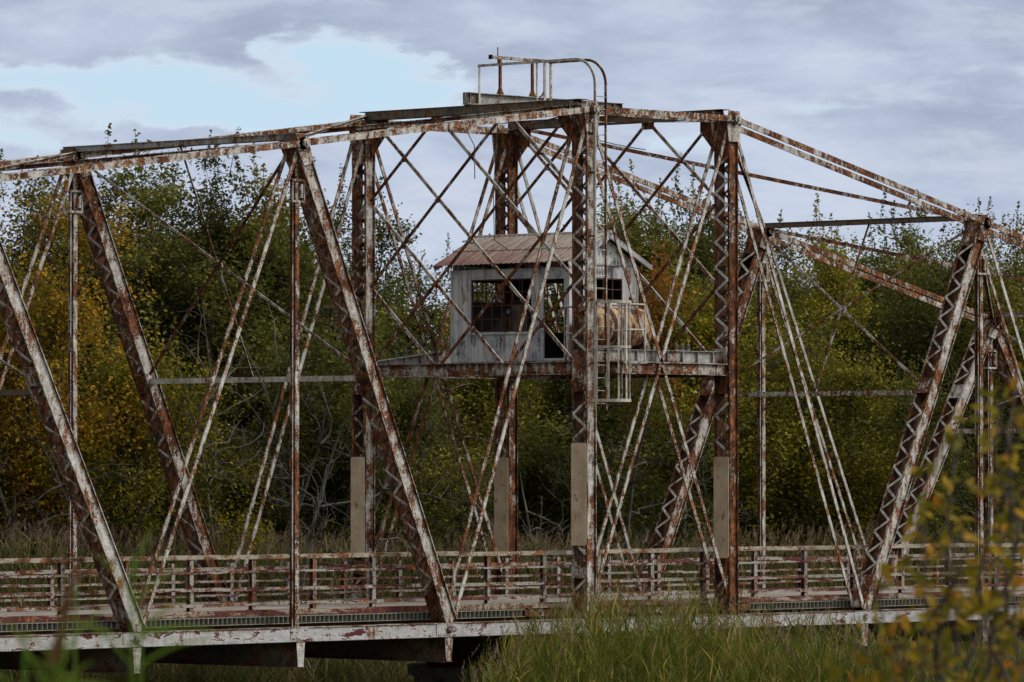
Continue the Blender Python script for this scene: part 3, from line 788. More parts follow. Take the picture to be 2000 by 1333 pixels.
for x in (-1.0,.45):
    m = MB(); m.prism([(x,.62,6.06),(x,1.54,6.06),(x,1.48,6.62),(x,1.3,6.47),(x,1.08,6.405),(x,.86,6.47),(x,.68,6.62)],(.09,0,0)); loc(m, tk, 'saddle', M['dark'])

# ------------------------------------------------------------------ platform decking around the house
m = MB(); yy = .2
m.box(-2.45,2.4,.14,1.70,6.052,6.0605); m.box(-2.45,-1.55,1.705,5.9,6.052,6.0605); m.box(1.25,2.4,1.705,5.9,6.052,6.0605); m.box(-1.549,1.249,5.66,5.9,6.052,6.0605)
m.build('platform_grating', M['dark'], bridge)

# ------------------------------------------------------------------ caged ladder with loops at its head
cl = thing('caged_ladder', 'tall white and rusty ladder with a safety cage fixed to the front tower post', 'ladder', (-2.43,-.36,5.0))
lx0, lx1, ly = -2.62, -2.24, -.36
for (lx, yend, name) in ((lx0, 3.42, 0),(lx1, 1.45, 1)):
    m = MB(); pts = [(lx,ly,4.9),(lx,ly,8),(lx,ly,12.4)]
    zt = 13.2; R = .62
    for q in range(0,10):
        t = math.radians(q*10); pts.append((lx, ly+R*(1-math.cos(t)), zt-R+R*math.sin(t)))
    pts.append((lx, yend, zt)); 
    for p0,p1 in zip(pts[:-1],pts[1:]): m.bar(p0,Vector(p1)+(Vector(p1)-Vector(p0)).normalized()*.008,.028,.062,(1,0,0))
    loc(m, cl, 'stringer', M['cream'] if name==0 else M['ladder'])
m = MB(); z = 5.05
while z < 12.5:
    m = MB(); m.tube([(lx0+.014,ly,z),(lx1-.014,ly,z)],.0115,6); z += .302
    loc(m, cl, 'rung', M['cream'])
for (x,y,r) in ((lx0,3.38,.022),(lx0,1.5,.022),(lx1,1.40,.03),(lx0,1.25,.03)):
    m = MB(); m.box(x-r,x+r,y-r*.6,y+r*.6,12.25,13.17); loc(m, cl, 'handrail_post', M['cream'])
for z in (6,7.5,9,10.5,11.8):
    m = MB()
    for lx in (lx0,lx1): m.box(lx-.02,lx+.02,ly+.01,-.22,z-.02,z+.02)
    loc(m, cl, 'bracket', M['mixed'])
cage_c = Vector((-2.2, ly, 0)); cr = .40
def hoop(t, ext=.72):   # parameter 0..1 around the cage outline, seen from above
    w_ = .46; a = math.pi*t
    return Vector((-2.30 - w_*math.cos(a), ly - ext*math.sin(a)**.8 if 0<t<1 else ly, 0))
for z, h in ((7.44,.07),(6.38,.06),(5.12,.07)):
    m = MB()
    for q in range(16):
        p0, p1 = hoop(q/16), hoop((q+1)/16); p0.z = p1.z = z; m.bar(p0,p1,h,.012,(0,0,1))
    loc(m, cl, 'cage_hoop', M['cream'])
for t in (.05,.2,.35,.5,.65,.8,.95):
    p = hoop(t); m = MB(); z1 = 7.44; z0 = 5.1
    d = (hoop(min(1,t+.03))-hoop(max(0,t-.03))).normalized()
    m.boxa(p+Vector((0,0,(z0+z1)/2))+d.cross(Vector((0,0,1)))*-.012, d*.025, Vector((0,0,(z1-z0)/2)), d.cross(Vector((0,0,1)))*.004)
    loc(m, cl, 'cage_strap', M['cream'])

# small landing and pipe rails at the top of the cage
ld = thing('landing_rail', 'white pipe railing around the small landing beside the ladder cage', 'railing', (-1.6,-.4,6.06))
m = MB(); m.box(-2.1,-1.25,-.78,-.24,6.04,6.06); m.box(-2.1,-1.25,-.78,-.72,6.0,6.038); loc(m, ld, 'landing_plate', M['grey'])
for (x,y) in ((-1.28,-.74),(-1.28,-.1),(-1.95,-.74)):
    m = MB(); m.tube([(x,y,6.062),(x,y,7.40)],.024,8); loc(m, ld, 'post', M['cream'])
for z in (7.40,6.80):
    m = MB(); m.tube([(-1.95,-.74,z),(-1.28,-.74,z),(-1.28,.3,z)],.022,8); loc(m, ld, 'pipe_rail', M['cream'])
dl = thing('door_rail', 'short white pipe handrail on the platform in front of the house door', 'railing', (-2.2,1.2,6.06))
for (x,y) in ((-2.2,.95),(-1.75,.95),(-2.2,.4)):
    m = MB(); m.tube([(x,y,6.062),(x,y,7.36)],.026,8); loc(m, dl, 'post', M['ladder'])
for z in (7.36,6.72):
    m = MB(); m.tube([(-1.75,.95,z),(-2.2,.95,z),(-2.2,.3,z)],.022,8); loc(m, dl, 'pipe_rail', M['cream'])

# insulators on the girders
ins = None
def insulator(x, y, z, label, grp):
    t = thing('insulator', label, 'insulator', (x,y,z), 0, grp)
    m = MB(); m.tube([(x,y,z),(x,y,z+.04),(x,y,z+.041),(x,y,z+.09),(x,y,z+.091),(x,y,z+.14),(x,y,z+.141),(x,y,z+.18)],[.05,.05,.03,.06,.03,.055,.028,.02],10)
    loc(m, t, 'body', M['ceramic'], smooth=False)
    m = MB(); m.tube([(x,y,z+.18),(x,y,z+.22)],.014,6); loc(m, t, 'stud', M['brown']); return t
for x, lab in ((-1.45,'lowest insulator on the sloping girder, nearest the rear left tower post'),(-1.12,'second insulator up the sloping girder'),(-.42,'third insulator on the sloping girder, just left of the house'),(-.12,'insulator at the high end of the sloping girder against the house')):
    insulator(x, W-.02, 6.414 if x>0 else 6.124+(x+2.41)*.1203, lab, 'insulators on the platform girders')
for x, lab in ((.72,'left insulator on the grey girder before the right tower post'),(.95,'middle insulator on the grey girder before the right tower post'),(1.15,'right insulator of three on the grey girder')):
    insulator(x, .02, 6.351, lab, 'insulators on the platform girders')
# sheet covers on the posts at the platform
m = MB(); m.box(XN['R0']-.22,XN['R0']-.19,-.19,.2,6.06,6.42); m.build('junction_cover', M['grey'], bridge)

# loose cables
def cable(pts, r, label):
    m = MB(); m.tube(pts, r, 5); o = m.build('hanging_cable', M['wire']); 
    tag(o, label, 'cable')
cable([(-2.45,4.15,12.2),(-2.47,3.9,11.6),(-2.4,3.75,11.3),(-2.42,3.72,10.5)],.012,'short broken cable dangling from the top strut')
cable([(-2.45,2.9,12.2),(-2.5,2.95,11.2),(-2.48,3.05,10.1),(-2.5,3.0,9.0),(-1.9,3.05,8.75)],.011,'long thin cable hanging straight down onto the house roof')
cable([(2.3,2.4,11.35),(1.0,1.6,11.3),(-.5,.9,11.3),(-2.3,.35,11.4)],.012,'slack cable strung under the tower top between two posts')

# ------------------------------------------------------------------ pier under the tower
m = MB(); n_ = 48
pr = thing('pivot_pier', 'dark round concrete pier under the tower, half hidden by reeds', 'pier', (0,3.65,-4))
m.tube([(0,3.65,-4.5),(0,3.65,-1.5),(0,3.65,-1.49),(0,3.65,-1.25)],[3.2,3.2,3.35,3.35],n_); loc(m, pr, 'drum', M['concrete'])
m = MB(); m.tube([(0,3.65,-1.249),(0,3.65,-1.0)],[2.9,2.9],n_); loc(m, pr, 'ring_track', M['brown'])
for i,(px) in enumerate((612,650,712)):
    p = at(px,1300,139+i*1.5); m = MB(); m.tube([(p.x,p.y,-4.5),(p.x,p.y,-1.35)],.16,10)
    o = m.build('fender_pile', M['concrete']); tag(o, ('leftmost dim pile under the deck','middle dim pile under the deck','pale right hand pile under the deck nearest the pier')[i], 'pile', 'piles under the deck')

# ------------------------------------------------------------------ ground
def sstep(a,b,x): t = np.clip((x-a)/(b-a),0,1); return t*t*(3-2*t)
def ground_z(x, y):
    """x,y arrays in world space"""
    dx = x-CAM.x; dy = y-CAM.y; D = dx*FW.x+dy*FW.y; D = D/math.hypot(FW.x,FW.y)
    lat = dx*RT.x+dy*RT.y
    bank = 1.75*(1-sstep(10,46,np.hypot(D,lat*.3)))-3.1*sstep(10,46,np.hypot(D,lat*.3))
    far = sstep(10.5,17,y+0*x)*1.5
    wob = .12*np.sin(x*.31+1)*np.cos(y*.27)+.07*np.sin(x*.9)*np.sin(y*.8)
    hill = sstep(260,900,D)*0
    return bank+far*(D>60)+wob*(D>12)+hill
xs = np.concatenate([np.linspace(-3000,-140,14),np.linspace(-130,120,126),np.linspace(150,3000,14)])
ys = np.concatenate([np.linspace(-3000,-130,14),np.linspace(-120,140,131),np.linspace(160,3000,14)])
gx, gy = np.meshgrid(xs, ys); gz = ground_z(gx, gy)
nv = np.stack([gx.ravel(),gy.ravel(),gz.ravel()],1); nxn = len(xs); nyn = len(ys)
idx = np.arange(nxn*nyn).reshape(nyn,nxn); q = np.stack([idx[:-1,:-1],idx[:-1,1:],idx[1:,1:],idx[1:,:-1]],-1).reshape(-1,4)
def quads(name, V, F, mat, parent=None, rnd=None, smooth=False):
    me = bpy.data.meshes.new(name); me.vertices.add(len(V)); me.vertices.foreach_set('co', np.asarray(V,dtype=np.float32).ravel())
    k = F.shape[1]; me.loops.add(F.size); me.loops.foreach_set('vertex_index', F.astype(np.int32).ravel())
    me.polygons.add(len(F)); me.polygons.foreach_set('loop_start', np.arange(0,F.size,k,dtype=np.int32)); me.polygons.foreach_set('loop_total', np.full(len(F),k,dtype=np.int32))
    if smooth: me.polygons.foreach_set('use_smooth', np.ones(len(F),dtype=bool))
    me.update(); me.validate()
    if rnd is not None:
        a = me.attributes.new('rnd','FLOAT','FACE'); a.data.foreach_set('value', np.asarray(rnd,dtype=np.float32))
    return link(name, me, mat, parent)
gm, n, out = material('marsh_ground'); g_ = n.new('ShaderNodeNewGeometry'); f1 = n.noise(g_.outputs['Position'],.6,6,.65); f2 = n.noise(g_.outputs['Position'],7,5,.7)
principled(n, out, n.mix(n.math('MULTIPLY',f2,.6), n.ramp(f1,[(.35,(.022,.020,.012)),(.6,(.07,.06,.03))]), (.05,.055,.02)), .95, 0, f2, .6, .1, .1)
g_o = quads('ground', nv, q, gm, smooth=True); tag(g_o, kind='structure')

# ------------------------------------------------------------------ vegetation
def rand_unit(n, rng):
    v = rng.normal(size=(n,3)); return v/np.linalg.norm(v,axis=1,keepdims=True)
def leaf_quads(c, size, rng, up=.5, asp=.62, droop=0.):
    """rhombic leaves at centres c"""
    n = len(c); nr = rand_unit(n, rng); nr[:,2] = np.abs(nr[:,2])*1.0+up; nr /= np.linalg.norm(nr,axis=1,keepdims=True)
    t = rand_unit(n, rng); t[:,2] -= droop; t -= nr*(t*nr).sum(1,keepdims=True); t /= np.linalg.norm(t,axis=1,keepdims=True); b = np.cross(nr,t)
    s = size*rng.uniform(.6,1.25,(n,1)); fold = nr*s*.12
    V = np.stack([c-t*s*.5, c+b*s*asp*.5+fold-t*s*.05, c+t*s*.5, c-b*s*asp*.5+fold-t*s*.05],1).reshape(-1,3)
    return V, np.arange(4*n).reshape(-1,4)
def tubes_np(segs, sides=5):
    V = []; F = []; k = 0
    for (p0,p1,r0,r1) in segs:
        d = p1-p0; L_ = np.linalg.norm(d)
        if L_ < 1e-5: continue
        d = d/L_; a = np.cross(d,[0,0,1.]) if abs(d[2])<.9 else np.cross(d,[1.,0,0]); a /= np.linalg.norm(a); b = np.cross(d,a)
        ang = np.arange(sides)*2*np.pi/sides; ring = np.cos(ang)[:,None]*a+np.sin(ang)[:,None]*b
        V.append(p0+ring*r0); V.append(p1+ring*r1)
        i = np.arange(sides); j = (i+1)%sides; F.append(np.stack([k+i,k+j,k+sides+j,k+sides+i],1)); k += 2*sides
    return np.concatenate(V), np.concatenate(F)
def grow(rng, p, d, length, r, level, segs, tips, curl=.25, nseg=4, updraft=.12):
    """one branch with wiggle; records its child attachment points"""
    pts = [p]; 
    for i in range(nseg):
        d = d+rng.normal(size=3)*curl*.5; d[2] += updraft; d = d/np.linalg.norm(d)
        q_ = pts[-1]+d*length/nseg; ra = r*(1-i/nseg*.75); rb = r*(1-(i+1)/nseg*.75); segs.append((pts[-1],q_,ra,rb)); pts.append(q_)
    return pts, d
def tree_mesh(seed, H=14., Rc=4., base=.18, leaf=.14, nleaf=30000, limbs=30, spires=26, shape=1.):
    rng = np.random.default_rng(seed); segs = []; tips = []; spt = []
    # trunk (possibly forked)
    fork = rng.integers(1,4); stems = []
    for f in range(fork):
        a = rng.uniform(0,6.28); lean = .05+.10*rng.random()*(fork>1)
        d = np.array([math.cos(a)*lean, math.sin(a)*lean, 1.]); p = np.array([0,0,-.6]); hh = H*rng.uniform(.72,.9); n_s = 9; pts = [p]
        for i in range(n_s):
            d = d+rng.normal(size=3)*.06; d[2] = max(d[2],.8); d /= np.linalg.norm(d); p2 = pts[-1]+d*hh/n_s
            r0 = .17*(1-i/n_s*.85)*H/14; r1 = .17*(1-(i+1)/n_s*.85)*H/14; segs.append((pts[-1],p2,r0,r1)); pts.append(p2)
        stems.append(pts)
    for l in range(limbs):
        st = stems[l%fork]; u = base+(1-base)*((l+rng.random())/limbs)**.9; k = u*(len(st)-1); i = min(int(k),len(st)-2); p = st[i]+(st[i+1]-st[i])*(k-i)
        # crown half width at this height: full in the lower-middle, narrowing upward
        rel = (u-base)/(1-base); wd = Rc*shape*(.6+.6*math.sin(math.pi*min(1,rel*.8+.1)))*(1-.32*rel)
        a = l*2.39996+rng.uniform(-.5,.5); el = .2+.85*rel+rng.uniform(-.2,.25)
        d = np.array([math.cos(a)*math.cos(el), math.sin(a)*math.cos(el), math.sin(el)])
        Ln = wd*rng.uniform(.7,1.15); pts, dd = grow(rng,p,d,Ln,.075*H/14,1,segs,tips,.35,5,.10)
        for b in range(7):
            kk = rng.uniform(.25,1)*(len(pts)-1); i2 = min(int(kk),len(pts)-2); p2 = pts[i2]+(pts[i2+1]-pts[i2])*(kk-i2)
            d2 = dd+rng.normal(size=3)*.85; d2[2] += .3; d2 /= np.linalg.norm(d2); pts2, _ = grow(rng,p2,d2,Ln*rng.uniform(.22,.42),.018,2,segs,tips,.5,3,.1)
            for t in pts2[1:]: tips.append(t)
            for c_ in range(2):
                d3 = d2+rng.normal(size=3)*.9; d3 /= np.linalg.norm(d3); e = pts2[-2]+d3*rng.uniform(.35,.9); segs.append((pts2[-2],e,.009,.004)); tips.append(e)
        tips.append(pts[-1])
    tips = np.array(tips); topz = tips[:,2].max()
    # spires: leafy shoots standing out of the top
    order = np.argsort(-tips[:,2]-.25*rng.random(len(tips))*H*.3); C = []; 
    for s in range(spires):
        t = tips[order[s*3%len(order)]]; L_ = rng.uniform(.5,1.5); d = np.array([rng.normal()*.12,rng.normal()*.12,1.]); e = t+d*L_; segs.append((t,e,.012,.004))
        nn_ = int(34*L_); u = rng.random((nn_,1)); C.append(t+(e-t)*u+rng.normal(size=(nn_,3))*np.array([.11,.11,.05])*(1.2-u))
    w = rng.uniform(.12,1.8,len(tips))**2.2; w /= w.sum(); pick = rng.choice(len(tips), nleaf, p=w)
    sc = rng.uniform(.16,.40,len(tips))
    C.append(tips[pick]+rng.normal(size=(nleaf,3))*sc[pick][:,None]*np.array([1,1,.72])); C = np.concatenate(C)
    clump = rng.random(len(tips)); rv = np.concatenate([np.full(len(C)-nleaf,.5)+rng.normal(size=len(C)-nleaf)*.15, clump[pick]*.5+rng.random(nleaf)*.5])
    V, F = leaf_quads(C, leaf, rng); WV, WF = tubes_np(segs)
    return (V, F, np.clip(rv,0,1)), (WV, WF), C[:,2].max()
def make_tree(kind, seed, **kw):
    (V,F,r),(WV,WF),top = tree_mesh(seed, **kw)
    lm = bpy.data.meshes.new('crown'); o = quads('crown', V, F, L['green'], rnd=r); w = quads('trunk', WV, WF, M['bark'], smooth=True)
    return o, w, top
PROT = [make_tree('t', 100+i, **kw) for i, kw in enumerate((
    dict(H=14,Rc=4.9,nleaf=44000,limbs=40,leaf=.145,spires=7), dict(H=14,Rc=4.3,nleaf=36000,limbs=36,base=.15,leaf=.145,spires=9), dict(H=14,Rc=5.2,nleaf=42000,limbs=42,base=.1,leaf=.14,spires=6),
    dict(H=13,Rc=3.0,nleaf=16000,limbs=26,base=.15,spires=18,leaf=.125), dict(H=9,Rc=3.6,nleaf=27000,limbs=28,base=.05,leaf=.13,spires=8)))]
USED = set()
def along(px, D): return D*.6807/(.6807-.7322*(px-1000)/FPX)      # same distance behind the bridge line
def plant(name, px, topy, D, proto, mat, label, cat='tree', group=None, wide=1., rz=None):
    D = along(px, D); topy = topy-(22 if px < 600 else 8)
    p = at(px, 915, D); g0 = float(ground_z(np.array([p.x]),np.array([p.y]))[0]); zt = at(px, topy, D).z
    cr_, tr_, top = PROT[proto]; s = (zt-g0)/top
    t = thing(name, label, cat, (p.x,p.y,g0), random.uniform(0,6.28) if rz is None else rz, group); t.scale = (s*wide,s*wide,s)
    for src in (tr_, cr_):
        o = src if (proto, src.name.split('.')[0]) not in USED else src.copy()
        if o is not src: COL.objects.link(o)
        USED.add((proto, src.name.split('.')[0])); o.parent = t
        if src is cr_:
            o.material_slots[0].link = 'OBJECT'; o.material_slots[0].material = L[mat]
    return t
random.seed(21)
G1 = 'trees along the far bank'
T = [ # px, top y, depth, proto, material, label, width
 (-70,300,156,1,'gold','golden autumn tree cut by the left edge of the picture',1),
 (55,335,159,3,'gold','tall yellow tree with thin top beside the left picture edge',1.1),
 (190,268,166,0,'green','dark green tree with leafy spires behind the first upper joint at left',1),
 (90,480,152,4,'gold','low round golden bush-like tree at left beneath the taller green trees',.8),
 (330,275,163,2,'dark','dense dark green tree left of the crossed sway bars',1),
 (455,262,160,1,'green','green tree reaching just above the top chord at left',1.05),
 (560,330,167,0,'dark','dark tree between the left sway frame and the leaning post',.9),
 (660,445,164,3,'green','slender green tree whose top shows beside the rear left tower post',1.1),
 (775,500,172,4,'dark','small dark tree left of the control house',.9),
 (850,462,180,3,'dark','narrow dark tree with pointed top just left of the house roof',.9),
 (905,452,183,3,'dark','second narrow pointed tree touching the left end of the roof',.8),
 (985,570,158,4,'olive','yellow green small tree behind the house windows',1),
 (1100,335,166,1,'green','green tree rising directly behind the front tower post',.9),
 (1235,318,164,0,'green','broad green tree above the house gable',.85),
 (1330,300,169,1,'green','tall green tree inside the right half of the tower',.9),
 (1290,470,156,4,'orange','small orange leaved tree right of the house gable',.45),
 (1385,520,154,4,'olive','bright yellow green tree beneath the chord left of the right tower post',.95),
 (1400,400,171,2,'dark','dark green tree behind the right front tower post',.8),
 (1580,385,163,0,'olive','yellowish green tree to the left inside the right sway frame',.9),
 (1700,372,168,1,'green','tall green tree in the middle of the right sway frame',1),
 (1800,382,166,2,'green','green tree behind the leaning laced post on the right',.85),
 (1880,520,160,4,'dark','low dark tree under the upper joint on the right',.9),
 (2010,395,158,1,'green','green tree cut by the right picture edge',.95),
 (1480,520,158,4,'green','low green tree just right of the right tower post',.9),
 (1640,640,151,4,'olive','yellow green low tree behind the long diagonal bars on the right',.9),
 (260,640,150,4,'olive','low yellow green tree behind the leaning post at left',.8),
 (600,620,153,4,'dark','low dark green tree behind the near hanger',.95),
 (800,680,151,4,'green','low green tree beneath the platform left of the house',.9),
 (1130,600,152,4,'dark','low dark tree behind the ladder cage',.95),
 (1780,690,150,4,'dark','low dark tree near the foot of the right leaning post',.9),
]
for (px,ty,D,pt,mt,lab,wd) in T: plant('broadleaf_tree', px, ty, D, pt, mt, lab, 'tree', G1, wd)
# second row further back, mostly hidden: fills the gaps
back = [(-30,480,188),(110,430,190),(260,400,192),(400,395,195),(520,430,190),(640,560,193),(740,600,187),(830,640,190),(940,590,188),(1040,520,192),(1150,450,190),(1270,420,194),(1370,430,190),(1475,500,189),(1560,450,193),(1680,450,195),(1790,470,190),(1900,560,192),(2000,500,190),(2110,450,188)]
for i,(px,ty,D) in enumerate(back):
    plant('broadleaf_tree', px, ty, D, (0,2,1)[i%3], ('dark','green')[i%2], 'dark green tree of the rear rank, mostly hidden by the trees in front', 'tree', 'rear rank of trees', 1.1)
side = [(-500,380,160),(-330,330,166),(-200,300,170),(2150,380,160),(2300,350,168),(2480,400,162)]
for i,(px,ty,D) in enumerate(side):
    plant('broadleaf_tree', px, ty, D, i%3, ('gold','green','dark')[i%3], 'tree of the far bank standing outside the picture', 'tree', 'trees beyond the picture edges', 1)
# undergrowth shrubs between the trees and the reeds
ri = random.Random(4)
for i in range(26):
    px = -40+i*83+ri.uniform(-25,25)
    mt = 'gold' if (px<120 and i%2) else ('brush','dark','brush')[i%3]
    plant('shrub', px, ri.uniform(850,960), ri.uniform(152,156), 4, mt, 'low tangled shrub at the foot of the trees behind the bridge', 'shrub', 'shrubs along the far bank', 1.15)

# bare trees and dead limbs
def bare_tree(px, topy, D, seed, label, mat='deadwood', spread=1., lean=0., group=None):
    rng = np.random.default_rng(seed); D = along(px, D); p = at(px,915,D); g0 = float(ground_z(np.array([p.x]),np.array([p.y]))[0]); H = at(px,topy,D).z-g0
    segs = []; pos = np.array([0,0,-.3]); d = np.array([RT.x*lean,RT.y*lean,1.]); pts = [pos]; n_s = 10
    for i in range(n_s):
        d = d+rng.normal(size=3)*.10; d /= np.linalg.norm(d); q_ = pts[-1]+d*H/n_s; segs.append((pts[-1],q_,.12*(1-i/n_s*.9),.12*(1-(i+1)/n_s*.9))); pts.append(q_)
    for l in range(16):
        k = rng.uniform(.15,1)*(n_s-1); i = int(k); q_ = pts[i]; a = rng.uniform(0,6.28); dd = np.array([math.cos(a)*spread,math.sin(a)*spread,rng.uniform(-.1,.9)]); dd /= np.linalg.norm(dd)
        bp, _ = grow(rng,q_,dd,H*rng.uniform(.15,.35),.035,1,segs,None,.6,6,.02)
        for b in range(6):
            e = bp[rng.integers(1,6)]; d3 = dd+rng.normal(size=3)*.8; d3 /= np.linalg.norm(d3); grow(rng,e,d3,H*rng.uniform(.04,.14),.011,2,segs,None,.7,4,-.02)
    t = thing('bare_tree', label, 'dead tree', (p.x,p.y,g0), 0, group); V,F = tubes_np(segs,5); quads('trunk', V, F, M[mat], t, smooth=True)
for a in ((430,640,149,1,'leafless grey tree leaning below the crossed sway bars at left','deadwood',1.1,.15),(300,760,147,2,'small bare tree with drooping twigs behind the left leaning post','bark',1.2,-.1),
          (655,800,147,3,'bare forked trunk behind the deck left of the rear tower post','deadwood',.8,-.2),(790,400,176,4,'thin bare treetop against the sky left of the house','deadwood',.8,.05),
          (1105,800,147,5,'pale leaning dead trunk behind the deck beside the front tower post','deadwood',1.0,-.35),(1540,900,146,6,'low dead tree with a crooked limb behind the deck right of the tower','bark',1.2,-.4),
          (1225,740,148,7,'bare tree under the platform at right','bark',1.0,.1),(530,760,148,8,'bare grey sapling between the paired diagonal bars','deadwood',1.1,.2)):
    bare_tree(*a)
for i,(px,ty,md) in enumerate(((105,700,'bark'),(215,620,'deadwood'),(375,560,'bark'),(480,700,'bark'),(590,640,'deadwood'),(735,640,'bark'),(900,820,'bark'),(1010,880,'deadwood'),(1170,800,'bark'),(1330,780,'deadwood'),(1450,760,'bark'),(1620,780,'bark'),(1735,820,'deadwood'),(1870,760,'bark'))):
    bare_tree(px, ty, 151+(i%3)*.6, 40+i, 'thin bare trunk in the shade under the trees behind the bridge', md, .8, (-.2,.15,-.1,.25)[i%4], 'bare trunks under the trees')

# ------------------------------------------------------------------ reeds
def blade_strips(base, tip_dir, length, width, rng, nseg=3, droop=.6):
    """curved ribbons: arrays of base points and directions"""
    n = len(base); hz = rng.uniform(0,2*np.pi,n); side = np.stack([np.cos(hz),np.sin(hz),np.zeros(n)],1)
    pts = [base]; d = tip_dir.copy()
    for s in range(nseg):
        d = d+np.array([0,0,-1.])*droop*(s+1)/nseg*.5; d /= np.linalg.norm(d,axis=1,keepdims=True); pts.append(pts[-1]+d*(length/nseg)[:,None])
    V = []; 
    for s,p in enumerate(pts):
        w_ = width*(1-(s/nseg)**1.6*.92)*(.6 if s==0 else 1); V.append(p-side*w_[:,None]*.5); V.append(p+side*w_[:,None]*.5)
    V = np.stack(V,1)             # n, 2*(nseg+1), 3
    o = (np.arange(n)*2*(nseg+1))[:,None]; F = np.concatenate([o+np.array([[2*s,2*s+1,2*s+3,2*s+2]]) for s in range(nseg)],0)
    return V.reshape(-1,3), F, np.tile(np.arange(n),nseg)
def reed_bed(name, P, H, rng, mat, parent=None, leaves=7, width=.03, plume=.3, plen=.3, dead=0.):
    """P: n x 3 bases, H: heights"""
    n = len(P); lean = rng.normal(size=(n,2))*.09; d = np.stack([lean[:,0]+.05,lean[:,1],np.ones(n)],1); d /= np.linalg.norm(d,axis=1,keepdims=True)
    Vs=[];Fs=[];R=[];k=0; cv = rng.random(n); cv[rng.random(n)<dead] = 2.
    V,F,ix = blade_strips(P,d,H,np.full(n,.012),rng,3,.02); Vs.append(V);Fs.append(F+k);R.append(cv[ix]*.5+.3);k+=len(V)
    for l in range(leaves):
        u = rng.uniform(.25,.97,n); b = P+d*(H*u)[:,None]; a = rng.uniform(0,2*np.pi,n); el = rng.uniform(.75,1.4,n)
        dd = np.stack([np.cos(a)*np.cos(el),np.sin(a)*np.cos(el),np.sin(el)],1)
        V,F,ix = blade_strips(b,dd,rng.uniform(.3,.62,n)*(.6+.4*H/H.mean()),rng.uniform(.6,1.2,n)*width,rng,3,rng.uniform(.15,.8)); Vs.append(V);Fs.append(F+k)
        R.append(np.clip(cv[ix]*.45+rng.random(n)[ix]*.45+(1-u[ix])*.1,0,1));k+=len(V)
    o = quads(name, np.concatenate(Vs), np.concatenate(Fs), L[mat], parent, rnd=np.concatenate(R))
    m_ = rng.random(n) < plume; tp = (P+d*H[:,None])[m_]; Vs=[];Fs=[];R=[];k=0; nt=len(tp); cv=rng.random(nt)
    if nt:
        ld_ = rng.normal(size=(nt,3))*.25+np.array([.3,0,.9]); ld_/=np.linalg.norm(ld_,axis=1,keepdims=True)
        for l in range(26):
            u = rng.random(nt); b = tp+ld_*(u*plen)[:,None]; sp = rng.normal(size=(nt,3))*.4+ld_*.9+np.array([.2,0,-.1]); sp/=np.linalg.norm(sp,axis=1,keepdims=True)
            V,F,ix = blade_strips(b-ld_*.05,sp,plen*rng.uniform(.2,.42,nt)*(1.25-u),np.full(nt,.009+plen*.012),rng,2,.5); Vs.append(V);Fs.append(F+k);R.append(np.clip(cv[ix]*.6+rng.random(nt)[ix]*.4,0,1));k+=len(V)
        pl = quads('reed_plumes', np.concatenate(Vs), np.concatenate(Fs), L['plume'], parent, rnd=np.concatenate(R))
        return o, pl
    return o, None
rng = np.random.default_rng(33)
def bed_points(n, pxs, tops, D0, D1, rng, jit=.5, clump=0.):
    """scatter between two depths; heights follow a skyline given as pixel rows"""
    px = rng.uniform(pxs[0],pxs[-1],n); D = rng.uniform(D0,D1,n); P = []; H = []
    for a,b in zip(px,D):
        b = along(a,b)
        p = at(a,915,b); g0 = float(ground_z(np.array([p.x]),np.array([p.y]))[0]); zt = at(a, float(np.interp(a,pxs,tops)), b).z+rng.normal()*.16-abs(rng.normal())*jit
        zt += clump*(math.sin(p.x*1.7+p.y*2.3)*.22+math.sin(p.x*4.1-p.y*3.3+1)*.16-.12)
        P.append((p.x,p.y,g0-.05)); H.append(max(.7,zt-g0))
    return np.array(P), np.array(H)
# big clump before the bridge
P,H = bed_points(2800,[925,960,1010,1100,1180,1260,1400,1500,1640,1760,2050],[1330,1275,1215,1180,1150,1160,1165,1205,1215,1250,1270],118.5,125.5,rng,.5,1.)
a,b = reed_bed('reed_bed', P, H, rng, 'reed', leaves=8, width=.032, plume=.38, plen=.36, dead=.2)
tag(a, 'thick clump of green reeds growing in front of the bridge', 'reeds', kind='stuff'); tag(b, 'purplish brown plumes above the green reeds before the bridge', 'reed plumes', kind='stuff')
# bank reeds behind the bridge, with pale plumes
P,H = bed_points(5200,[-120,200,500,900,1300,1700,2120],[1035,1045,1050,1050,1055,1040,1045],145,151,rng,.4)
a,b = reed_bed('bank_reeds', P, H, rng, 'reedfar', leaves=6, width=.045, plume=.42, plen=.42)
tag(a, 'tall dry reeds along the far bank seen through the railings', 'reeds', kind='stuff'); tag(b, 'pale tan reed plumes rising just above the bridge railing', 'reed plumes', kind='stuff')
# low growth on the bank in front of those reeds, seen under the deck at left
P,H = bed_points(2600,[-120,300,700,1000],[1262,1262,1270,1300],142,145.5,rng,.35)
a,b = reed_bed('grass', P, H, rng, 'reedfar', leaves=6, width=.04, plume=.0)
tag(a, 'dry brown grass in the shade beneath the bridge at left', 'grass', kind='stuff')

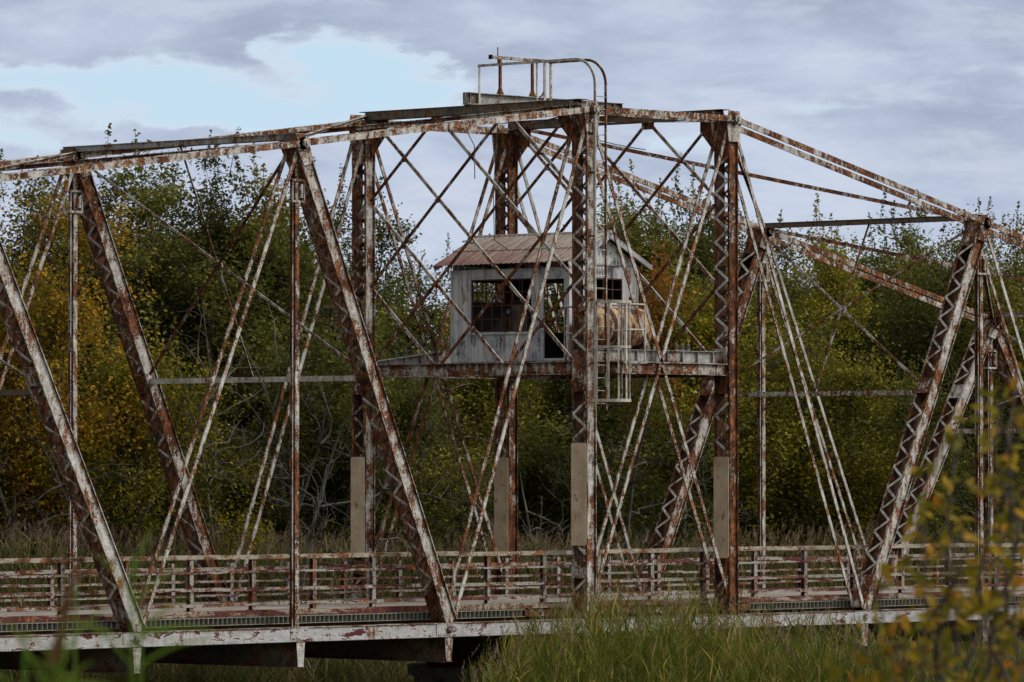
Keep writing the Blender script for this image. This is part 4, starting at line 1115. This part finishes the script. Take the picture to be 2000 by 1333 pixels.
# ---- out-of-focus reeds close to the camera at left
def big_reed(px, topy, D, seed, label, leaves, plume=0, lean=0., h=2.4):
    rng = np.random.default_rng(seed); top = at(px,topy,D); t = thing('reed_stalk', label, 'reed', (top.x,top.y,top.z-h))
    P0 = np.array([0,0,0.]); rt_ = np.array([RT.x,RT.y,0]); segs = []; pts = [P0-rt_*lean*h*.3+np.array([0,0,-.3])]
    for i in range(6): pts.append(np.array(P0)+np.array([0,0,h*(i+1)/6])+rt_*lean*((i+1)/6)**2*.2)
    for i in range(6): segs.append((pts[i],pts[i+1],.006*(1-i*.08),.006*(1-(i+1)*.08)))
    V,F = tubes_np(segs,6); quads('stem', V, F, L['fgreed'], t, rnd=np.full(len(F),.3))
    for (u, ang, el, ln, w_) in leaves:
        b = pts[0]+(pts[-1]-pts[0])*u; d = rt_*math.cos(ang)*math.cos(el)+np.array([FW.x,FW.y,0])*math.sin(ang)*.3+np.array([0,0,math.sin(el)]); d /= np.linalg.norm(d)
        sd = np.cross(d,[FW.x,FW.y,0]); sd /= np.linalg.norm(sd); ns = 7; VV=[]; p = b.copy()
        for s in range(ns+1):
            ww = w_*(.5+1.2*s/ns)*(1-(s/ns))**.6 if s else w_*.5
            VV += [p-sd*ww/2, p+sd*ww/2]; d = d+np.array([0,0,-.05-.03*s])*(.8); d/=np.linalg.norm(d); p = p+d*ln/ns
        F_ = np.array([[2*s,2*s+1,2*s+3,2*s+2] for s in range(ns)]); quads('blade', np.array(VV), F_, L['fgreed'], t, rnd=np.full(ns, rng.uniform(.2,.9)))
    if plume:
        tp = pts[-1][None,:].repeat(260,0); u = rng.random(260); dirn = np.array([0,0,1.])+rt_*lean; b = tp+dirn*(u*plume)[:,None]
        sp = rng.normal(size=(260,3))*.22+dirn; sp/=np.linalg.norm(sp,axis=1,keepdims=True)
        V,F,ix = blade_strips(b-dirn*.02,sp,plume*.3*(1.15-u),np.full(260,.0075),rng,2,.3); quads('plume', V, F, L['fgplume'], t, rnd=rng.random(260)[ix])
big_reed(258,1090,10.5,1,'blurred green reed with long drooping blades close to the camera at lower left',
   [(.965,0,.9,.14,.0075),(.97,3.14,1.1,.12,.007),(.945,0,.35,.17,.009),(.935,3.14,.7,.15,.008),(.92,0,.65,.18,.009),(.985,0,1.3,.12,.007),(.90,3.14,.5,.16,.009)])
big_reed(240,1165,10.9,2,'second blurred green reed crossing the first at lower left',[(.96,0,1.0,.16,.009),(.95,3.14,.9,.15,.008),(.965,0,.5,.17,.009),(.93,3.14,.4,.14,.008)],lean=.1)
big_reed(5,1235,9.6,3,'blurred reed leaning right in the bottom left corner',[(.985,0,-.35,.26,.008),(.96,3.14,.8,.12,.008)],lean=.2)
big_reed(38,1290,9.9,4,'blurred rust brown reed plume near the left edge',[(.97,0,1.0,.12,.007)],.12,.3)
big_reed(66,1190,9.9,5,'smaller blurred rust brown plume to its upper right',[(.96,3.14,1.0,.1,.007)],.09,.28)
big_reed(135,1130,13,6,'tall faint brown plume blurred against the railing',[],.06,.08)
big_reed(125,1300,10.1,7,'yellowing blurred blade group right of the brown plumes',[(.985,0,1.1,.2,.008),(.985,3.14,1.2,.16,.007),(.96,0,1.35,.17,.007)],lean=-.2)
big_reed(262,1185,12,8,'faint brown plume blurred above the green blades',[],.07,.08)

# ---- out-of-focus sapling at the right
sp_ = thing('sapling', 'blurred young tree with yellow and orange leaves close to the camera at lower right', 'sapling', tuple(at(1880,1560,17)))
rng = np.random.default_rng(5); base = Vector(sp_.location); segs = []; LC = []
def tip_at(px,py,D): v = at(px,py,D)-base; return np.array(v)
def limb(p0, p1, r, n=7, wig=.018):
    pts=[p0]
    for i in range(1,n+1): pts.append(p0+(p1-p0)*i/n+rng.normal(size=3)*wig*(i<n))
    for i in range(n): segs.append((pts[i],pts[i+1],r*(1-i/n*.7),r*(1-(i+1)/n*.7)))
    return pts
root = np.array([0,0,-.9]); mains = []
for (px,py,D,r) in ((1945,830,16.5,.010),(1870,880,17.5,.009),(1790,1010,17,.008),(1990,730,18,.010),(1700,1150,16.5,.006),(1950,770,17,.007),(1980,960,17,.008),(1900,1050,16.8,.007),(2040,860,17.4,.01),(1660,1250,17,.005),(1840,1180,16.2,.007),(1960,1160,16,.007)):
    st = np.array([0,0,0.])+rng.normal(size=3)*np.array([.1,.1,.05]); segs.append((root,st,.02,.012)); mains.append(limb(st, tip_at(px,py,D), r))
for pts in mains:
    for b in range(25):
        k = rng.uniform(.22,1)*(len(pts)-1); i = min(int(k),len(pts)-2); p = pts[i]+(pts[i+1]-pts[i])*(k-i)
        d = (pts[-1]-pts[0]); d/=np.linalg.norm(d); d = d*.6+rng.normal(size=3)*.7; d/=np.linalg.norm(d); q_ = limb(p, p+d*rng.uniform(.06,.2), .0022, 3, .008)
        for u in (.4,.6,.8,.95,1.0): 
            if rng.random() < .6: LC.append(q_[0]+(q_[-1]-q_[0])*u+rng.normal(size=3)*.014)
V,F = tubes_np(segs,6); quads('branches', V, F, M['bark'], sp_, smooth=True)
C = np.array(LC)
# elliptical leaves, six-sided with a fold
def ell_leaves(C, size, rng):
    n = len(C); nr = rand_unit(n,rng)+np.array([-FW.x,-FW.y,.4])*.7; nr/=np.linalg.norm(nr,axis=1,keepdims=True); t = rand_unit(n,rng); t[:,2]-=.4; t -= nr*(t*nr).sum(1,keepdims=True); t/=np.linalg.norm(t,axis=1,keepdims=True); b=np.cross(nr,t)
    s = size*rng.uniform(.4,1.45,(n,1)); o = [(-.5,0),(-.25,.2),(.1,.24),(.5,0),(.1,-.24),(-.25,-.2)]
    V = np.stack([C+t*s*x+b*s*y+nr*s*abs(y)*.35 for x,y in o],1).reshape(-1,3); k = np.arange(n)[:,None]*6
    F = np.concatenate([k+np.array([[0,1,2,3]]),k+np.array([[0,3,4,5]])],0); return V,F
V,F = ell_leaves(C,.047,rng); r_ = np.clip(rng.normal(.5,.24,len(C)),0,1); quads('leaves', V, F, L['sap'], sp_, rnd=np.concatenate([r_,r_]))

# ------------------------------------------------------------------ sky, sun, camera
world = bpy.data.worlds.new('World'); scene.world = world; world.use_nodes = True
nt = world.node_tree; nt.nodes.clear()
class WN(N):
    def __init__(s, t): s.t = t; s.L = t.links
n = WN(nt)
SUN_EL = math.radians(38); sun_dir = Vector((.62,-.72,0)).normalized()      # horizontal direction towards the sun
sky = n.new('ShaderNodeTexSky'); sky.sky_type = 'NISHITA'; sky.sun_disc = False; sky.sun_elevation = SUN_EL; sky.sun_rotation = math.atan2(sun_dir.x, sun_dir.y)
tc = n.new('ShaderNodeTexCoord'); mp = n.new('ShaderNodeMapping'); mp.vector_type = 'POINT'; mp.inputs['Rotation'].default_value = (0,0,YAW); n.put(mp.inputs[0], tc.outputs['Generated'])
sx = n.new('ShaderNodeSeparateXYZ'); n.put(sx.inputs[0], mp.outputs[0]); ux, uy, uz = sx.outputs
yy = n.math('MAXIMUM', n.math('ABSOLUTE', uy), .15); u = n.math('DIVIDE', ux, yy); v = n.math('DIVIDE', uz, yy)
cw = n.new('ShaderNodeCombineXYZ'); n.put(cw.inputs[0], u); n.put(cw.inputs[1], n.math('MULTIPLY', v, 2.2))
def noisecol(vec, scale, detail):
    q = n.new('ShaderNodeTexNoise'); n.put(q.inputs['Vector'], vec); q.inputs['Scale'].default_value = scale; q.inputs['Detail'].default_value = detail; q.inputs['Roughness'].default_value = .62
    e = n.new('ShaderNodeSeparateColor'); n.put(e.inputs[0], q.outputs['Color']); return e.outputs
wz = noisecol(cw.outputs[0], 34, 7)
bu = n.math('MULTIPLY_ADD', n.math('SUBTRACT', wz[0], .5), .055, u); bv = n.math('MULTIPLY_ADD', n.math('SUBTRACT', wz[1], .5), .019, v)
cv = n.new('ShaderNodeCombineXYZ'); n.put(cv.inputs[0], u); n.put(cv.inputs[1], n.math('MULTIPLY', v, 3.2)); 
c1 = n.noise(cv.outputs[0], 16, 8, .6, .3); c2 = n.noise(cv.outputs[0], 42, 7, .62, .2); c3 = n.noise(cv.outputs[0], 7, 3, .5)
def blob(px, py, wx, wy):
    u0 = (px-1000)/FPX; v0 = (915-py)/FPX
    a = n.math('DIVIDE', n.math('SUBTRACT', bu, u0), wx/FPX); b = n.math('DIVIDE', n.math('SUBTRACT', bv, v0), wy/FPX)
    return n.math('EXPONENT', n.math('MULTIPLY', n.math('ADD', n.math('MULTIPLY',a,a), n.math('MULTIPLY',b,b)), -1))
hole = None
for (px,py,wx,wy,s) in ((150,160,320,38,1.3),(400,195,200,34,1.15),(525,95,50,34,.8),(705,125,105,50,1.6),(740,190,120,40,.8),(430,215,300,40,1.1),(800,215,140,60,.9),(20,265,90,26,1.),(1340,262,110,36,.8),(1560,190,300,26,.5),(1900,130,200,30,.5),(870,440,130,30,.6),(1480,280,120,60,.5)):
    e = n.math('MULTIPLY', blob(px,py,wx,wy), s); hole = e if hole is None else n.math('ADD', hole, e)
h = n.math('ADD', n.math('MULTIPLY', hole, .55), n.math('MULTIPLY', n.math('SUBTRACT', n.math('ADD', n.math('MULTIPLY', c1,.6), n.math('MULTIPLY',c2,.4)), .5), 1.9))
holem = n.step(h, .14, .5)
grad = n.math('ADD', n.math('MULTIPLY', v, 9), n.math('MULTIPLY', n.math('SUBTRACT', c1, .5), 2.2))
cloud = n.ramp(n.math('ADD', n.math('MULTIPLY', grad, .9), .0), [(.0,(.64,.72,.86)),(.35,(.59,.67,.83)),(.58,(.48,.555,.72)),(.85,(.385,.45,.60)),(1,(.35,.41,.55))])
cloud = n.mix(n.math('MULTIPLY', n.step(c2,.45,.64), .42), cloud, (.70,.75,.88))
holec = n.mix(n.step(h,.3,.95), (.66,.78,.92), (.58,.79,.95))
col = n.mix(holem, cloud, holec)
# whole sky away from the picture: overcast, shaped brighter sunward and darker opposite for contrast
dp = n.new('ShaderNodeVectorMath', operation='DOT_PRODUCT'); n.put(dp.inputs[0], tc.outputs['Generated']); dp.inputs[1].default_value = (sun_dir.x*.8, sun_dir.y*.8, .6)
side = n.step(dp.outputs['Value'], -.5, .95)
ov = n.mix(side, n.mix(n.step(c3,.35,.65), (.24,.25,.27), (.34,.35,.37)), n.mix(n.step(c3,.35,.65), (1.15,1.12,1.06), (1.7,1.65,1.55)))
infront = n.math('MULTIPLY', n.step(uy,.15,.5), n.math('SUBTRACT', 1, n.step(uz,.12,.3)))
col = n.mix(infront, ov, col)
b1 = n.new('ShaderNodeBackground'); n.put(b1.inputs[0], sky.outputs[0]); b1.inputs[1].default_value = .07
b2 = n.new('ShaderNodeBackground'); n.put(b2.inputs[0], col); b2.inputs[1].default_value = 1.0
ms = n.new('ShaderNodeMixShader'); ms.inputs[0].default_value = .9; n.L.new(b1.outputs[0], ms.inputs[1]); n.L.new(b2.outputs[0], ms.inputs[2])
wo = n.new('ShaderNodeOutputWorld'); n.L.new(ms.outputs[0], wo.inputs[0])

sd = bpy.data.lights.new('sun','SUN'); sd.energy = 2.2; sd.angle = math.radians(11); sd.color = (1,.95,.88)
so = bpy.data.objects.new('sun', sd); COL.objects.link(so)
tow = Vector((sun_dir.x*math.cos(SUN_EL), sun_dir.y*math.cos(SUN_EL), math.sin(SUN_EL))); so.rotation_euler = (-tow).to_track_quat('-Z','Y').to_euler(); so.location = (0,-30,40)

cd = bpy.data.cameras.new('camera'); cam = bpy.data.objects.new('camera', cd); COL.objects.link(cam)
cam.location = CAM; cam.rotation_euler = (math.pi/2+PITCH, 0, -YAW)
cd.sensor_width = 36; cd.lens = FPX/2000*36; cd.clip_start = .5; cd.clip_end = 6000
cd.dof.use_dof = True; cd.dof.focus_distance = 135; cd.dof.aperture_fstop = 9.5
scene.camera = cam
scene.render.resolution_x = 1024; scene.render.resolution_y = 682
scene.view_settings.view_transform = 'Standard'; scene.view_settings.look = 'None'; scene.view_settings.exposure = 0
scene.cycles.max_bounces = 6; scene.cycles.transparent_max_bounces = 4
